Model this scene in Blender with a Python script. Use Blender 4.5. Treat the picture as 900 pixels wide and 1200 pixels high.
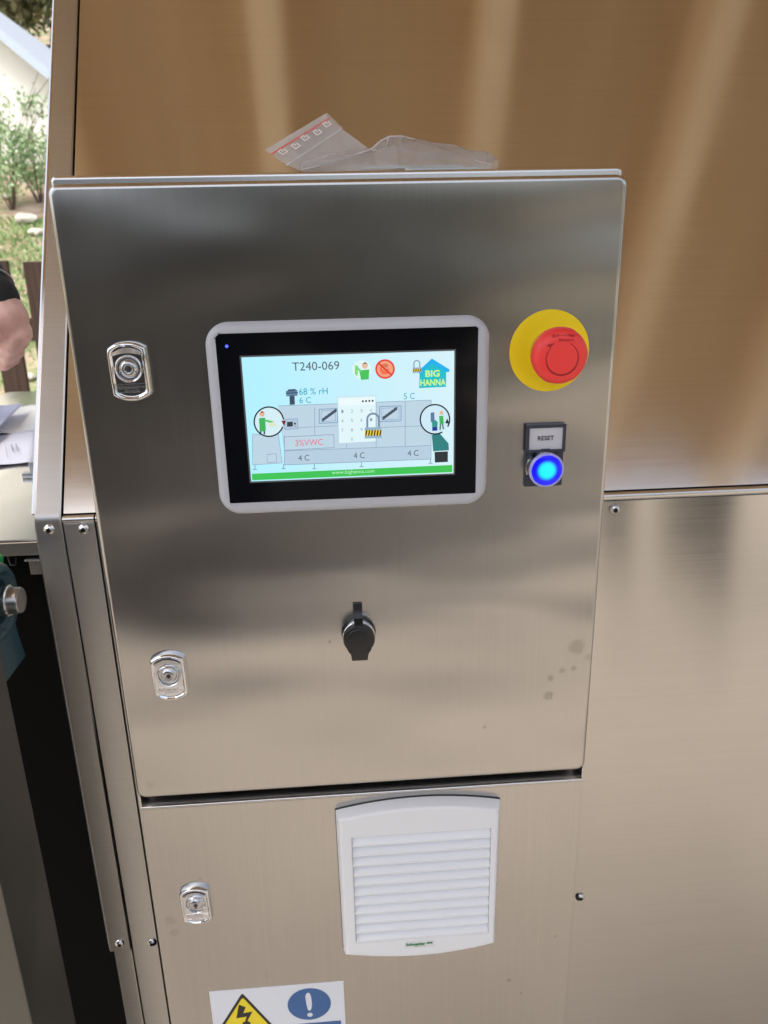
import bpy, bmesh, math, random
import numpy as np
from mathutils import Vector, Matrix
for o in list(bpy.data.objects): bpy.data.objects.remove(o)
S = bpy.context.scene
COL = S.collection
R = math.radians
Z0 = 1.45                       # height of the cabinet door's top edge above the ground
# ------------------------------------------------------------------ camera
F, YAW, PITCH, ROLL = 910.1, 0.06484, 0.32783, -0.02269
CAM = Vector((0.18488, -0.57873, Z0 - 0.04541))
fw = Vector((math.sin(YAW)*math.cos(PITCH), math.cos(YAW)*math.cos(PITCH), -math.sin(PITCH)))
r0 = Vector((math.cos(YAW), -math.sin(YAW), 0)); u0 = r0.cross(fw)
cr = math.cos(ROLL)*r0 + math.sin(ROLL)*u0; cu = -math.sin(ROLL)*r0 + math.cos(ROLL)*u0
cd = bpy.data.cameras.new('camera'); cam = bpy.data.objects.new('camera', cd); COL.objects.link(cam)
cam.matrix_world = Matrix(((cr.x, cu.x, -fw.x, CAM.x), (cr.y, cu.y, -fw.y, CAM.y), (cr.z, cu.z, -fw.z, CAM.z), (0, 0, 0, 1)))
cd.sensor_fit = 'VERTICAL'; cd.sensor_height = 36; cd.lens = 36*F/1200; cd.clip_start = .02; cd.clip_end = 500
cd.dof.use_dof = True; cd.dof.focus_distance = .62; cd.dof.aperture_fstop = 11.5
S.camera = cam
# ------------------------------------------------------------------ sky, sun, exposure
EXPO = 1.65
S.view_settings.view_transform = 'Standard'; S.view_settings.look = 'None'
S.view_settings.exposure = EXPO; S.view_settings.gamma = 1; S.view_settings.use_curve_mapping = False
W = bpy.data.worlds.new('World'); S.world = W; W.use_nodes = True
nt = W.node_tree; bg = nt.nodes['Background']
sky = nt.nodes.new('ShaderNodeTexSky'); sky.sky_type = 'NISHITA'; sky.sun_disc = False
SUN_EL, SUN_AZ = R(62), R(230)
sky.sun_elevation = SUN_EL; sky.sun_rotation = SUN_AZ; sky.air_density = 1.0; sky.dust_density = 4.0; sky.ozone_density = 1.0
hs = nt.nodes.new('ShaderNodeHueSaturation'); hs.inputs['Saturation'].default_value = .6
nt.links.new(sky.outputs[0], hs.inputs['Color']); nt.links.new(hs.outputs[0], bg.inputs[0]); bg.inputs[1].default_value = .1
sl = bpy.data.lights.new('sun', 'SUN'); sl.energy = 1.3; sl.angle = R(20); sl.color = (1, .95, .88)
so = bpy.data.objects.new('sun', sl); COL.objects.link(so)
sd = Vector((math.sin(SUN_AZ)*math.cos(SUN_EL), math.cos(SUN_AZ)*math.cos(SUN_EL), math.sin(SUN_EL)))
so.rotation_euler = (-sd).to_track_quat('-Z', 'Y').to_euler(); so.location = sd*30

# ------------------------------------------------------------------ helpers
def U(px, py, axis, val):
    """photograph pixel -> the point of the plane (axis = val) it shows; z values are relative to the door's top edge"""
    d = fw + cr*((px-450)/F) - cu*((py-600)/F)
    v = val + (Z0 if axis == 2 else 0)
    return CAM + d*((v-CAM[axis])/d[axis])
def lin(c):
    return tuple((x/12.92 if x <= .04045 else ((x+.055)/1.055)**2.4) for x in (v/255 for v in c))
def mesh(name, verts, faces, mats, parent=None, smooth=40, mi=None, loc=None, recalc=True):
    me = bpy.data.meshes.new(name); me.from_pydata([tuple(v) for v in verts], [], faces)
    if not isinstance(mats, (list, tuple)): mats = [mats]
    for m in mats: me.materials.append(m)
    if mi: me.polygons.foreach_set('material_index', mi)
    if recalc:
        bm = bmesh.new(); bm.from_mesh(me); bmesh.ops.recalc_face_normals(bm, faces=bm.faces[:]); bm.to_mesh(me); bm.free()
    if smooth:
        me.polygons.foreach_set('use_smooth', [True]*len(me.polygons)); me.set_sharp_from_angle(angle=R(smooth))
    me.update()
    o = place(me, name, parent, loc)
    if smooth and smooth < 100:
        wn = o.modifiers.new('even_normals', 'WEIGHTED_NORMAL'); wn.keep_sharp = True; wn.weight = 80
    return o
def place(me, name, parent=None, loc=None):
    o = bpy.data.objects.new(name, me); COL.objects.link(o)
    if loc is not None: o.location = loc
    if parent: adopt(o, parent)
    return o
def adopt(o, parent):
    o.parent = parent; o.matrix_parent_inverse = wm(parent).inverted()
def wm(o):
    m = Matrix.LocRotScale(o.location, o.rotation_euler, o.scale)
    return (wm(o.parent) @ o.matrix_parent_inverse @ m) if o.parent else m
def empty(name, loc, label=None, cat=None, group=None, parent=None):
    o = bpy.data.objects.new(name, None); COL.objects.link(o); o.location = loc; o.empty_display_size = .05
    if parent: adopt(o, parent)
    if label: tag(o, label, cat, group)
    return o
def tag(o, label=None, cat=None, group=None, kind=None):
    if label: o['label'] = label
    if cat: o['category'] = cat
    if group: o['group'] = group
    if kind: o['kind'] = kind
    return o
class MB:
    def __init__(s): s.v = []; s.f = []; s.m = []
    def add(s, v, f, m=0):
        b = len(s.v); s.v += [tuple(p) for p in v]; s.f += [tuple(i+b for i in q) for q in f]; s.m += [m]*len(f); return s
    def loft(s, rings, m=0, cap0=True, cap1=True, close=True):
        n = len(rings[0]); v = [p for r in rings for p in r]; f = []
        for k in range(len(rings)-1):
            for i in range(n if close else n-1):
                j = (i+1) % n; f.append((k*n+i, k*n+j, (k+1)*n+j, (k+1)*n+i))
        if cap0: f.append(tuple(range(n)))
        if cap1: f.append(tuple(range((len(rings)-1)*n, len(rings)*n)))
        return s.add(v, f, m)
    def box(s, x0, x1, y0, y1, z0, z1, m=0, b=0):
        if b <= 0:
            v = [(x, y, z) for x in (x0, x1) for y in (y0, y1) for z in (z0, z1)]
            return s.add(v, [(0,1,3,2),(4,6,7,5),(0,4,5,1),(2,3,7,6),(0,2,6,4),(1,5,7,3)], m)
        bm = bmesh.new(); bmesh.ops.create_cube(bm, size=1)
        for q in bm.verts: q.co = Vector(((x0+x1)/2+q.co.x*(x1-x0), (y0+y1)/2+q.co.y*(y1-y0), (z0+z1)/2+q.co.z*(z1-z0)))
        bmesh.ops.bevel(bm, geom=bm.edges[:], offset=b, segments=2, profile=.5, affect='EDGES')
        bm.verts.index_update(); v = [tuple(q.co) for q in bm.verts]; f = [tuple(q.index for q in fc.verts) for fc in bm.faces]; bm.free()
        return s.add(v, f, m)
    def lathe(s, prof, c, axis=Vector((0, -1, 0)), n=32, m=0, cap0=True, cap1=True):
        axis = Vector(axis).normalized(); t = Vector((0, 0, 1)) if abs(axis.z) < .9 else Vector((1, 0, 0))
        a = axis.cross(t).normalized(); b = axis.cross(a); c = Vector(c)
        return s.loft([[c+axis*h+(a*math.cos(2*math.pi*i/n)+b*math.sin(2*math.pi*i/n))*r for i in range(n)] for r, h in prof], m, cap0, cap1)
    def tube(s, pts, rad, n=8, m=0):
        pts = [Vector(p) for p in pts]; rings = []
        if not hasattr(rad, '__len__'): rad = [rad]*len(pts)
        for i, p in enumerate(pts):
            d = (pts[min(i+1, len(pts)-1)]-pts[max(i-1, 0)]).normalized()
            t = Vector((0, 0, 1)) if abs(d.z) < .9 else Vector((1, 0, 0)); a = d.cross(t).normalized(); b = d.cross(a)
            rings.append([p+(a*math.cos(2*math.pi*k/n)+b*math.sin(2*math.pi*k/n))*rad[i] for k in range(n)])
        return s.loft(rings, m)
    def poly(s, pts, m=0): return s.add(pts, [tuple(range(len(pts)))], m)
    def build(s, name, mats, parent=None, smooth=40, loc=None, recalc=True):
        return mesh(name, s.v, s.f, mats, parent, smooth, s.m, loc, recalc)
def rrect(cx, cz, w, h, r, n=6):
    out = []
    for (sx, sz, a0) in ((1, 1, 0), (-1, 1, 90), (-1, -1, 180), (1, -1, 270)):
        for k in range(n+1):
            a = R(a0+90*k/n); out.append((cx+sx*(w/2-r)+r*math.cos(a), cz+sz*(h/2-r)+r*math.sin(a)))
    return out
def plate(mb, cx, cz, w, h, r, yb, yf, bev, m=0, n=6, nb=4, cap_back=True):
    """rounded rectangular plate in the door plane, rounded front edge"""
    rings = [[(x, yb, z) for x, z in rrect(cx, cz, w, h, r, n)]]
    for k in range(nb+1):
        a = R(90*k/nb); i = bev*(1-math.cos(a)); y = yf+bev*(1-math.sin(a))
        rings.append([(x, y, z) for x, z in rrect(cx, cz, w-2*i, h-2*i, max(r-i, .0004), n)])
    i = bev+.0006; rings.append([(x, yf, z) for x, z in rrect(cx, cz, w-2*i, h-2*i, max(r-i, .0003), n)])
    return mb.loft(rings, m, cap0=cap_back)
_txt = {}
def text_mesh(body, size, bold=0.0, extrude=0.0, spacing=1.0):
    c = bpy.data.curves.new('t', 'FONT'); c.body = body; c.size = size; c.offset = bold; c.extrude = extrude; c.resolution_u = 3
    c.align_x = 'CENTER'; c.align_y = 'CENTER'; c.space_character = spacing
    o = bpy.data.objects.new('t', c); COL.objects.link(o)
    dg = bpy.context.evaluated_depsgraph_get(); me = bpy.data.meshes.new_from_object(o.evaluated_get(dg))
    v = [tuple(p.co) for p in me.vertices]; f = [tuple(p.vertices) for p in me.polygons]
    bpy.data.objects.remove(o); bpy.data.curves.remove(c); bpy.data.meshes.remove(me)
    return v, f
def add_text(mb, body, x, z, y, size, m=0, bold=0.0, extrude=0.0, width=None, slant=0.0, spacing=1.0, height=None):
    v, f = text_mesh(body, size, bold, extrude, spacing)
    if not v: return
    xs = [p[0] for p in v]; zs = [p[1] for p in v]; cx = (min(xs)+max(xs))/2; cz = (min(zs)+max(zs))/2
    kx = width/(max(xs)-min(xs)) if width else 1; kz = height/(max(zs)-min(zs)) if height else kx
    mb.add([(x+(p[0]-cx)*kx, y-p[2], z+(p[1]-cz)*kz+slant*(p[0]-cx)*kx) for p in v], f, m)

# ------------------------------------------------------------------ materials
def mat(name, col=(.5, .5, .5), rough=.5, metal=0.0, spec=.5, emit=None, estr=1.0, **kw):
    m = bpy.data.materials.new(name); m.use_nodes = True; b = m.node_tree.nodes['Principled BSDF']
    b.inputs['Base Color'].default_value = (*col, 1); b.inputs['Roughness'].default_value = rough
    b.inputs['Metallic'].default_value = metal; b.inputs['Specular IOR Level'].default_value = spec
    if emit: b.inputs['Emission Color'].default_value = (*emit, 1); b.inputs['Emission Strength'].default_value = estr
    for k, v in kw.items(): b.inputs[k.replace('_', ' ')].default_value = v
    return m
def N(m, t, **kw):
    n = m.node_tree.nodes.new(t)
    for k, v in kw.items(): setattr(n, k, v)
    return n
def noise(m, scale, vec=None, detail=3, rough=.55, mp=(1, 1, 1), rot=(0, 0, 0)):
    tc = N(m, 'ShaderNodeTexCoord'); mpn = N(m, 'ShaderNodeMapping'); mpn.inputs['Scale'].default_value = mp; mpn.inputs['Rotation'].default_value = rot
    n = N(m, 'ShaderNodeTexNoise'); n.inputs['Scale'].default_value = scale; n.inputs['Detail'].default_value = detail; n.inputs['Roughness'].default_value = rough
    L = m.node_tree.links; L.new(tc.outputs['Object'], mpn.inputs[0]); L.new(mpn.outputs[0], n.inputs['Vector']); return n
def rng(m, src, a, b, c, d, smooth=False):
    n = N(m, 'ShaderNodeMapRange'); n.inputs[1].default_value = a; n.inputs[2].default_value = b; n.inputs[3].default_value = c; n.inputs[4].default_value = d
    if smooth: n.interpolation_type = 'SMOOTHSTEP'
    m.node_tree.links.new(src, n.inputs[0]); return n.outputs[0]
def math_(m, op, a, b):
    n = N(m, 'ShaderNodeMath'); n.operation = op
    for i, v in enumerate((a, b)):
        if isinstance(v, (int, float)): n.inputs[i].default_value = v
        else: m.node_tree.links.new(v, n.inputs[i])
    return n.outputs[0]
def mixc(m, fac, a, b):
    n = N(m, 'ShaderNodeMix'); n.data_type = 'RGBA'; L = m.node_tree.links
    L.new(fac, n.inputs[0]) if not isinstance(fac, float) else setattr(n.inputs[0], 'default_value', fac)
    for i, v in ((6, a), (7, b)):
        if isinstance(v, tuple): n.inputs[i].default_value = (*v, 1)
        else: L.new(v, n.inputs[i])
    return n.outputs[2]
def bump(m, src, dist, prev=None, strength=1.0):
    n = N(m, 'ShaderNodeBump'); n.inputs['Distance'].default_value = dist; n.inputs['Strength'].default_value = strength
    m.node_tree.links.new(src, n.inputs['Height'])
    if prev: m.node_tree.links.new(prev, n.inputs['Normal'])
    return n.outputs[0]
def steel(name, grain, rough=.3, aniso=.75, col=(.50, .49, .475), wave=(4.0, .0005, (1, 1, 1)), tint=.05, stains=()):
    """brushed stainless steel; grain = 'z' (vertical brushing) or 'x' (horizontal brushing)"""
    m = mat(name, col, rough, 1.0); L = m.node_tree.links; b = m.node_tree.nodes['Principled BSDF']
    g = noise(m, 1.0, detail=3, rough=.7, mp=(800, 800, 5) if grain == 'z' else (5, 800, 800))
    w = noise(m, wave[0], detail=1, rough=.35, mp=wave[2])
    sm = noise(m, 7, detail=3, rough=.55)
    r = math_(m, 'ADD', rng(m, g.outputs[0], .3, .7, rough-.012, rough+.012), rng(m, sm.outputs[0], .35, .7, -.015, .03))
    c = mixc(m, rng(m, g.outputs[0], .25, .75, 0, 1), tuple(x*(1-tint) for x in col), tuple(x*(1+tint) for x in col))
    if stains:
        geo = N(m, 'ShaderNodeNewGeometry'); nz = noise(m, 110, detail=1)
        acc = None
        for p, rad, s in stains:
            dn = N(m, 'ShaderNodeVectorMath'); dn.operation = 'DISTANCE'; L.new(geo.outputs['Position'], dn.inputs[0]); dn.inputs[1].default_value = p
            dd = math_(m, 'ADD', dn.outputs['Value'], rng(m, nz.outputs[0], .3, .7, -rad*.2, rad*.2))
            f = rng(m, dd, rad*1.25, rad*.55, 0, s*.55, True); acc = f if acc is None else math_(m, 'MAXIMUM', acc, f)
        c = mixc(m, acc, c, (.17, .145, .11)); r = math_(m, 'ADD', r, math_(m, 'MULTIPLY', acc, .15))
    L.new(c, b.inputs['Base Color']); L.new(r, b.inputs['Roughness'])
    L.new(bump(m, w.outputs[0], wave[1]), b.inputs['Normal'])
    b.inputs['Anisotropic'].default_value = aniso
    t = N(m, 'ShaderNodeCombineXYZ'); t.inputs[0 if grain == 'z' else 2].default_value = 1; L.new(t.outputs[0], b.inputs['Tangent'])
    return m
def emis(name, srgb, rough=.25, gain=1.0):
    c = lin(srgb); return mat(name, (.01, .01, .01), rough, 0, .3, emit=c, estr=gain/2**EXPO)

P2 = lambda px, py, y=0.0: tuple(U(px, py, 1, y))
M = {}
M['door'] = steel('brushed_steel_door', 'z', .215, .75, wave=(4.6, .0082, (.75, 1, 2.1)), stains=[
    (P2(676, 758), .0075, .45), (P2(659, 786), .003, .5), (P2(672, 783), .003, .5), (P2(645, 795), .0035, .55), (P2(643, 815), .0045, .6),
    (P2(568, 852), .002, .5), (P2(386, 752), .0016, .7), (P2(176, 920), .004, .25), (P2(690, 770), .004, .3)])
M['lower_door'] = steel('brushed_steel_lower_door', 'z', .24, .7, wave=(5.0, .0008, (1, 1, 1)), stains=[
    (P2(235, 1029, .013), .0016, .7), (P2(200, 1078, .013), .006, .3), (P2(205, 1092, .013), .005, .3), (P2(596, 1148, .013), .003, .55), (P2(610, 1163, .013), .002, .5),
    (P2(418, 935, .013), .0015, .6), (P2(650, 1096, .013), .0012, .6), (P2(313, 1143, .013), .002, .4)])
M['panel'] = steel('brushed_steel_panel', 'x', .165, .9, col=(.54, .525, .505), wave=(5.5, .0032, (1, 1, .10)))
M['slope'] = steel('satin_steel_slope', 'x', .135, .6, col=(.67, .645, .61), wave=(3.0, .0012, (1, .3, .3)))
M['strip'] = steel('brushed_steel_strip', 'x', .3, .6, wave=(7, .0003, (1, 1, 1)))
M['lip'] = mat('polished_steel_edge', (.66, .65, .64), .25, 1)
M['chrome'] = mat('chrome', (.72, .73, .75), .08, 1)
M['chrome_dull'] = mat('chrome_dull', (.5, .51, .53), .22, 1)
M['screw'] = mat('screw_steel', (.62, .61, .6), .2, 1)
M['dark'] = mat('cavity_shade_black', (.003, .003, .0027), .9, 0, .05)  # near-black: the shade inside gaps and cavities is put into the colour
M['hexhole'] = mat('socket_shadow_steel', (.05, .05, .05), .5, .6)
M['bezel'] = mat('grey_plastic_bezel', (.47, .49, .54), .38)
M['glass'] = mat('black_glass', (.0035, .004, .006), .09, 0, .32)
M['yellow'] = mat('yellow_plastic', (.92, .69, .006), .42, 0, .4)
M['red'] = mat('red_plastic', (.88, .05, .045), .4, 0, .45)
M['red2'] = mat('red_plastic_marking', (.36, .006, .010), .5)
M['plate'] = mat('dark_blue_plastic', (.028, .035, .055), .4)
M['paperlabel'] = mat('grey_label', (.56, .57, .62), .5)
M['ink'] = mat('black_ink', (.015, .015, .015), .5)
M['blackplastic'] = mat('black_plastic', (.010, .011, .012), .33)
M['white'] = mat('white_plastic', (.76, .78, .81), .4)
M['labelwhite'] = mat('label_white', (.7, .72, .72), .4)
M['green_ink'] = mat('green_ink', (.012, .20, .075), .5)
M['sticker'] = mat('sticker_white', (.66, .70, .76), .3)
M['sticker_yellow'] = mat('sticker_yellow', (.76, .61, .02), .35)
M['sticker_blue'] = mat('sticker_blue', (.035, .115, .30), .35)
M['paper'] = mat('paper', (.68, .70, .82), .7)
M['steel_dark'] = steel('scuffed_dark_steel', 'z', .42, .3, col=(.17, .17, .16), wave=(8, .0003, (1, 1, 1)))
M['cast'] = mat('blue_green_cast_paint', (.025, .075, .095), .38)
M['green'] = mat('green_plastic', (.01, .30, .07), .4)
# lens of the lit push button: the lamp behind it is brightest at the centre
m = mat('blue_lamp_lens', (.01, .01, .05), .2); b = m.node_tree.nodes['Principled BSDF']; L = m.node_tree.links
tc = N(m, 'ShaderNodeTexCoord'); ln = N(m, 'ShaderNodeVectorMath'); ln.operation = 'LENGTH'
mp = N(m, 'ShaderNodeMapping'); mp.inputs['Scale'].default_value = (1, 0, 1); L.new(tc.outputs['Object'], mp.inputs[0]); L.new(mp.outputs[0], ln.inputs[0])
L.new(mixc(m, rng(m, ln.outputs['Value'], .0045, .0088, 0, 1, True), lin((0, 232, 255)), lin((0, 4, 255))), b.inputs['Emission Color'])
b.inputs['Emission Strength'].default_value = 1.15/2**EXPO; M['lamp'] = m
M['clear'] = mat('clear_plastic_ring', (.6, .62, .75), .1, 0, .6, Transmission_Weight=.35)

# ------------------------------------------------------------------ ground and far setting
def hgt(x, y):
    h = 0.0
    if y > 2.9: h += min(y-2.9, 5.6)*.41
    if y > 8.5: h += min(y-8.5, 6)*.06
    if y > 14: h += (y-14)*.36
    k = max(0, min(1, (x+14)/4))*max(0, min(1, (26-x)/6)); k = 1
    return h*k+.05*math.sin(x*1.7+y*.9)*min(1, max(0, (y-2.9)/2))
xs = list(np.concatenate([np.linspace(-120, -12, 14)[:-1], np.linspace(-12, 8, 70), np.linspace(8, 120, 14)[1:]]))
ys = list(np.concatenate([np.linspace(-120, -6, 14)[:-1], np.linspace(-6, 16, 70), np.linspace(16, 90, 16)[1:]]))
v = [(x, y, hgt(x, y)) for y in ys for x in xs]; nx = len(xs)
f = [(j*nx+i, j*nx+i+1, (j+1)*nx+i+1, (j+1)*nx+i) for j in range(len(ys)-1) for i in range(nx-1)]
m = mat('soil', (.3, .22, .15), .9); b = m.node_tree.nodes['Principled BSDF']; L = m.node_tree.links
n1 = noise(m, 1.1, detail=6, rough=.7); n2 = noise(m, 6, detail=5, rough=.7); n3 = noise(m, .9, detail=4)
c = mixc(m, rng(m, n2.outputs[0], .35, .7, 0, 1), (.26, .17, .11), (.46, .37, .28))
c = mixc(m, rng(m, n1.outputs[0], .45, .62, 0, .85, True), c, (.12, .20, .05))
L.new(c, b.inputs['Base Color']); L.new(bump(m, n2.outputs[0], .05), b.inputs['Normal']); M['soil'] = m
tag(mesh('ground', v, f, M['soil']), kind='structure')
# pale slab under the canopy, dark yard beyond it
m = mat('pale_concrete', (.42, .37, .30), .85); b = m.node_tree.nodes['Principled BSDF']; L = m.node_tree.links
n1 = noise(m, 2.2, detail=6, rough=.65); L.new(mixc(m, rng(m, n1.outputs[0], .3, .7, 0, 1), (.29, .25, .205), (.41, .36, .30)), b.inputs['Base Color']); M['slab'] = m
tag(MB().box(-6, 6, -2.75, 2.2, -.1, .03, b=.01).build('concrete_slab', M['slab']), kind='structure')
m = mat('asphalt', (.05, .05, .05), .85); b = m.node_tree.nodes['Principled BSDF']; L = m.node_tree.links
n1 = noise(m, .8, detail=6, rough=.7); L.new(mixc(m, rng(m, n1.outputs[0], .35, .65, 0, 1), (.028, .027, .026), (.055, .05, .045)), b.inputs['Base Color']); M['asphalt'] = m
tag(MB().box(-14, 1.50, -4.1, -2.76, -.1, .012).build('asphalt_path', M['asphalt']), kind='structure')

# ------------------------------------------------------------------ composting machine housing
D = .09
kL = U(39.5, 603, 1, D); ZK = -.2660+Z0; XL = kL.x
TH = R(31.03); SD = Vector((0, math.sin(TH), math.cos(TH))); SN = Vector((0, -math.cos(TH), math.sin(TH)))
mach = empty('composting_machine', (.9, .6, 0), 'large stainless steel composting machine housing behind the control cabinet', 'machine')
XR = 2.4; LS = .95
x1 = U(72, 605, 1, D).x; x2 = U(106, 607, 1, D).x
def slope_pt(x, s, out=0.0): return Vector((x, D, ZK))+SD*s+SN*out
def strip_sheet(name, xa, xb, s0, s1, out, matl, th=.004, left_return=0, zbot=None):
    """a folded sheet that runs up the front and bends back along the slope; returns an object"""
    mb = MB(); prof = []
    # outer profile in (y,z): front bottom -> knee (rounded) -> slope top
    rk = .004
    pts = []
    if zbot is not None: pts += [Vector((0, D-out, zbot)), Vector((0, D-out, ZK-rk))]
    k = Vector((0, D, ZK)) + SN*out/math.cos(TH)*0 + Vector((0, -out, out*math.tan(TH/2)))
    if zbot is not None:
        for q in range(5):
            t = q/4; a = k+Vector((0, 0, -rk)); c_ = k+SD*rk
            pts.append(a*(1-t)**2+k*2*t*(1-t)+c_*t*t)
        pts.append(k+SD*(rk+.002))
    else: pts.append(k+SD*s0)
    pts.append(k+SD*s1)
    inner = [p+Vector((0, th, -th*.25)) for p in pts]
    e = .0012
    def ring(p, q): return [(xa, q.y, q.z), (xa, p.y+e, p.z), (xa+e, p.y, p.z), (xa+e*2, p.y, p.z), (xb-e*2, p.y, p.z), (xb-e, p.y, p.z), (xb, p.y+e, p.z), (xb, q.y, q.z)]
    mb.loft([ring(p, q) for p, q in zip(pts, inner)])
    return mb.build(name, matl, mach, smooth=30)
# left end: two narrow folded strips, then the groove
ZJ = U(137, 1112, 1, D).z
strip_sheet('end_strip', XL, x1-.0002, 0, LS, .003, M['strip'], zbot=ZJ)
MB().box(x1+.0006, x2+.003, D-.001, D+.010, .05, ZK-.0050, b=.0008).build('end_strip', M['strip'], mach)
MB().box(XL+.0035, x1-.0012, D, D+.01, .05, ZJ+.03, b=.001).build('lower_strip', M['strip'], mach)
# outward bevel of the left end strip and its side return
mb = MB(); mb.loft([[(XL-.0055, D+.010, ZJ), (XL+.0002, D-.0022, ZJ), (XL+.0002, D+.010, ZJ)], [(XL-.0055, D+.010, ZK-.012), (XL+.0002, D-.0022, ZK-.004), (XL+.0002, D+.010, ZK-.004)]]); mb.build('end_fold', M['strip'], mach)
# light folded edge that runs up the slope on the outside
mb = MB(); a = slope_pt(XL+.0008, .004, .0030); e_ = slope_pt(XL+.0008, LS, .0030)
mb.loft([[p+Vector((-.0022, 0, 0))+SN*-.012, p+Vector((-.0026, 0, 0)), p+Vector((-.0008, 0, 0))+SN*.0012, p+Vector((.0012, 0, 0)), p+Vector((.0012, 0, 0))+SN*-.012] for p in (a, e_)]); mb.build('edge_trim', M['lip'], mach)
# main sloped panel with the dark groove left of it
MB().loft([[slope_pt(XL+.001, s, -.008), slope_pt(XR, s, -.008), slope_pt(XR, s, -.011), slope_pt(XL+.001, s, -.011)] for s in (-.003, LS)]).build('groove_backing', M['dark'], mach, smooth=0)
mb = MB(); nxp, nsp = 2, 1
mb.loft([[slope_pt(x, s, o) for x, o in ((x1+.0006, -.006), (x1+.0006, -.001), (x1+.0014, 0), (x1+.004, 0), (XR, 0), (XR, -.006))] for s in (.004, .006, LS)])
mb.build('sloped_panel', M['slope'], mach, smooth=30)
# right front panel below the knee with its bright folded top edge
mb = MB(); mb.box(x2+.004, XR, D+.0005, D+.012, .05, ZK-.0065, b=.0006); mb.build('front_panel', M['panel'], mach)
MB().tube([(x1+.0006, D+.0022, ZK-.0022), (x2+.003, D+.0022, ZK-.0022)], .0042, 14).build('folded_edge', M['lip'], mach)
mb = MB(); mb.tube([(x2+.0045, D+.0022, ZK-.0022), (XR, D+.0022, ZK-.0022)], .0042, 14); mb.build('folded_edge', M['lip'], mach)
# body behind, closed on all sides
T = slope_pt(0, LS)
mb = MB(); ring = lambda x: [(x, D+.014, .05), (x, D+.014, ZK-.012), (x, T.y, T.z-.02), (x, 1.5, T.z-.02), (x, 1.5, .05)]
mb.loft([ring(XL+.006), ring(XR-.002)]); mb.build('housing', M['slope'], mach, smooth=0)
# button head screws
def screw_mesh():
    mb = MB(); r, h = .0050, .0032
    mb.lathe([(r, 0), (r, .0006)]+[(r*math.cos(R(a)), .0006+(h-.0006)*math.sin(R(a))) for a in (15, 30, 45, 58)]+[(.0022, h)], (0, 0, 0), n=24, cap0=False, cap1=False)
    mb.lathe([(.0022, h), (.0022, h-.0018)], (0, 0, 0), n=6, m=1, cap0=False)
    return mb
sm = screw_mesh().build('screw', [M['screw'], M['hexhole']], mach, loc=P2(98.5, 620, D-.001))
sme = sm.data
for q in ((58, 620.5, D-.003), (720, 597, D), (140.5, 1105, D-.003), (178.5, 1104, D-.001), (679.5, 1051, D)):
    place(sme, 'screw', mach, P2(*q))

# ------------------------------------------------------------------ control cabinet
CX, CW, CH = .2, .4, .4985
cab = empty('control_cabinet', (CX, .1, .05), 'brushed stainless steel control cabinet with touch screen and buttons on its two doors', 'control cabinet')
z = lambda r: Z0+r
mb = MB(); plate(mb, CX, z(-CH/2), CW, CH, .0075, .0145, 0, .0032, cap_back=True); mb.build('upper_door', M['door'], cab, smooth=35)
# enclosure box: a rain lip along the top, the recess under the upper door and the lower part
mb = MB(); plate(mb, CX, z(-.252), .4085, .518, .004, .24, .024, .0022); mb.build('enclosure', M['lip'], cab, smooth=35)
MB().box(.001, .399, .017, .0235, z(-.4975), z(-.004), b=.0008).build('door_seal', M['dark'], cab)
ZL = -.5178
mb = MB(); mb.box(-.0028, .4035, .034, .235, .05, z(ZL-.004)); mb.build('lower_enclosure', M['dark'], cab, smooth=0)
mb = MB(); mb.box(-.0028, .4035, .012, .034, .06, z(ZL-.0016), b=.0011); mb.build('lower_door', M['lower_door'], cab)
mb = MB(); mb.box(-.0025, .4032, .0145, .0395, z(ZL-.0014), z(ZL), b=.0005); mb.tube([(-.0022, .0137, z(ZL-.0014)), (.4030, .0137, z(ZL-.0014))], .0017, 12); mb.build('lower_door_edge', M['lip'], cab)
MB().box(.4022, .4034, .0130, .039, z(ZL), z(ZL+.012), b=.0004).build('side_lip', M['lip'], cab)
MB().box(-.0024, -.0012, .0130, .039, z(ZL), z(ZL+.012), b=.0004).build('side_lip', M['lip'], cab)

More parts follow.
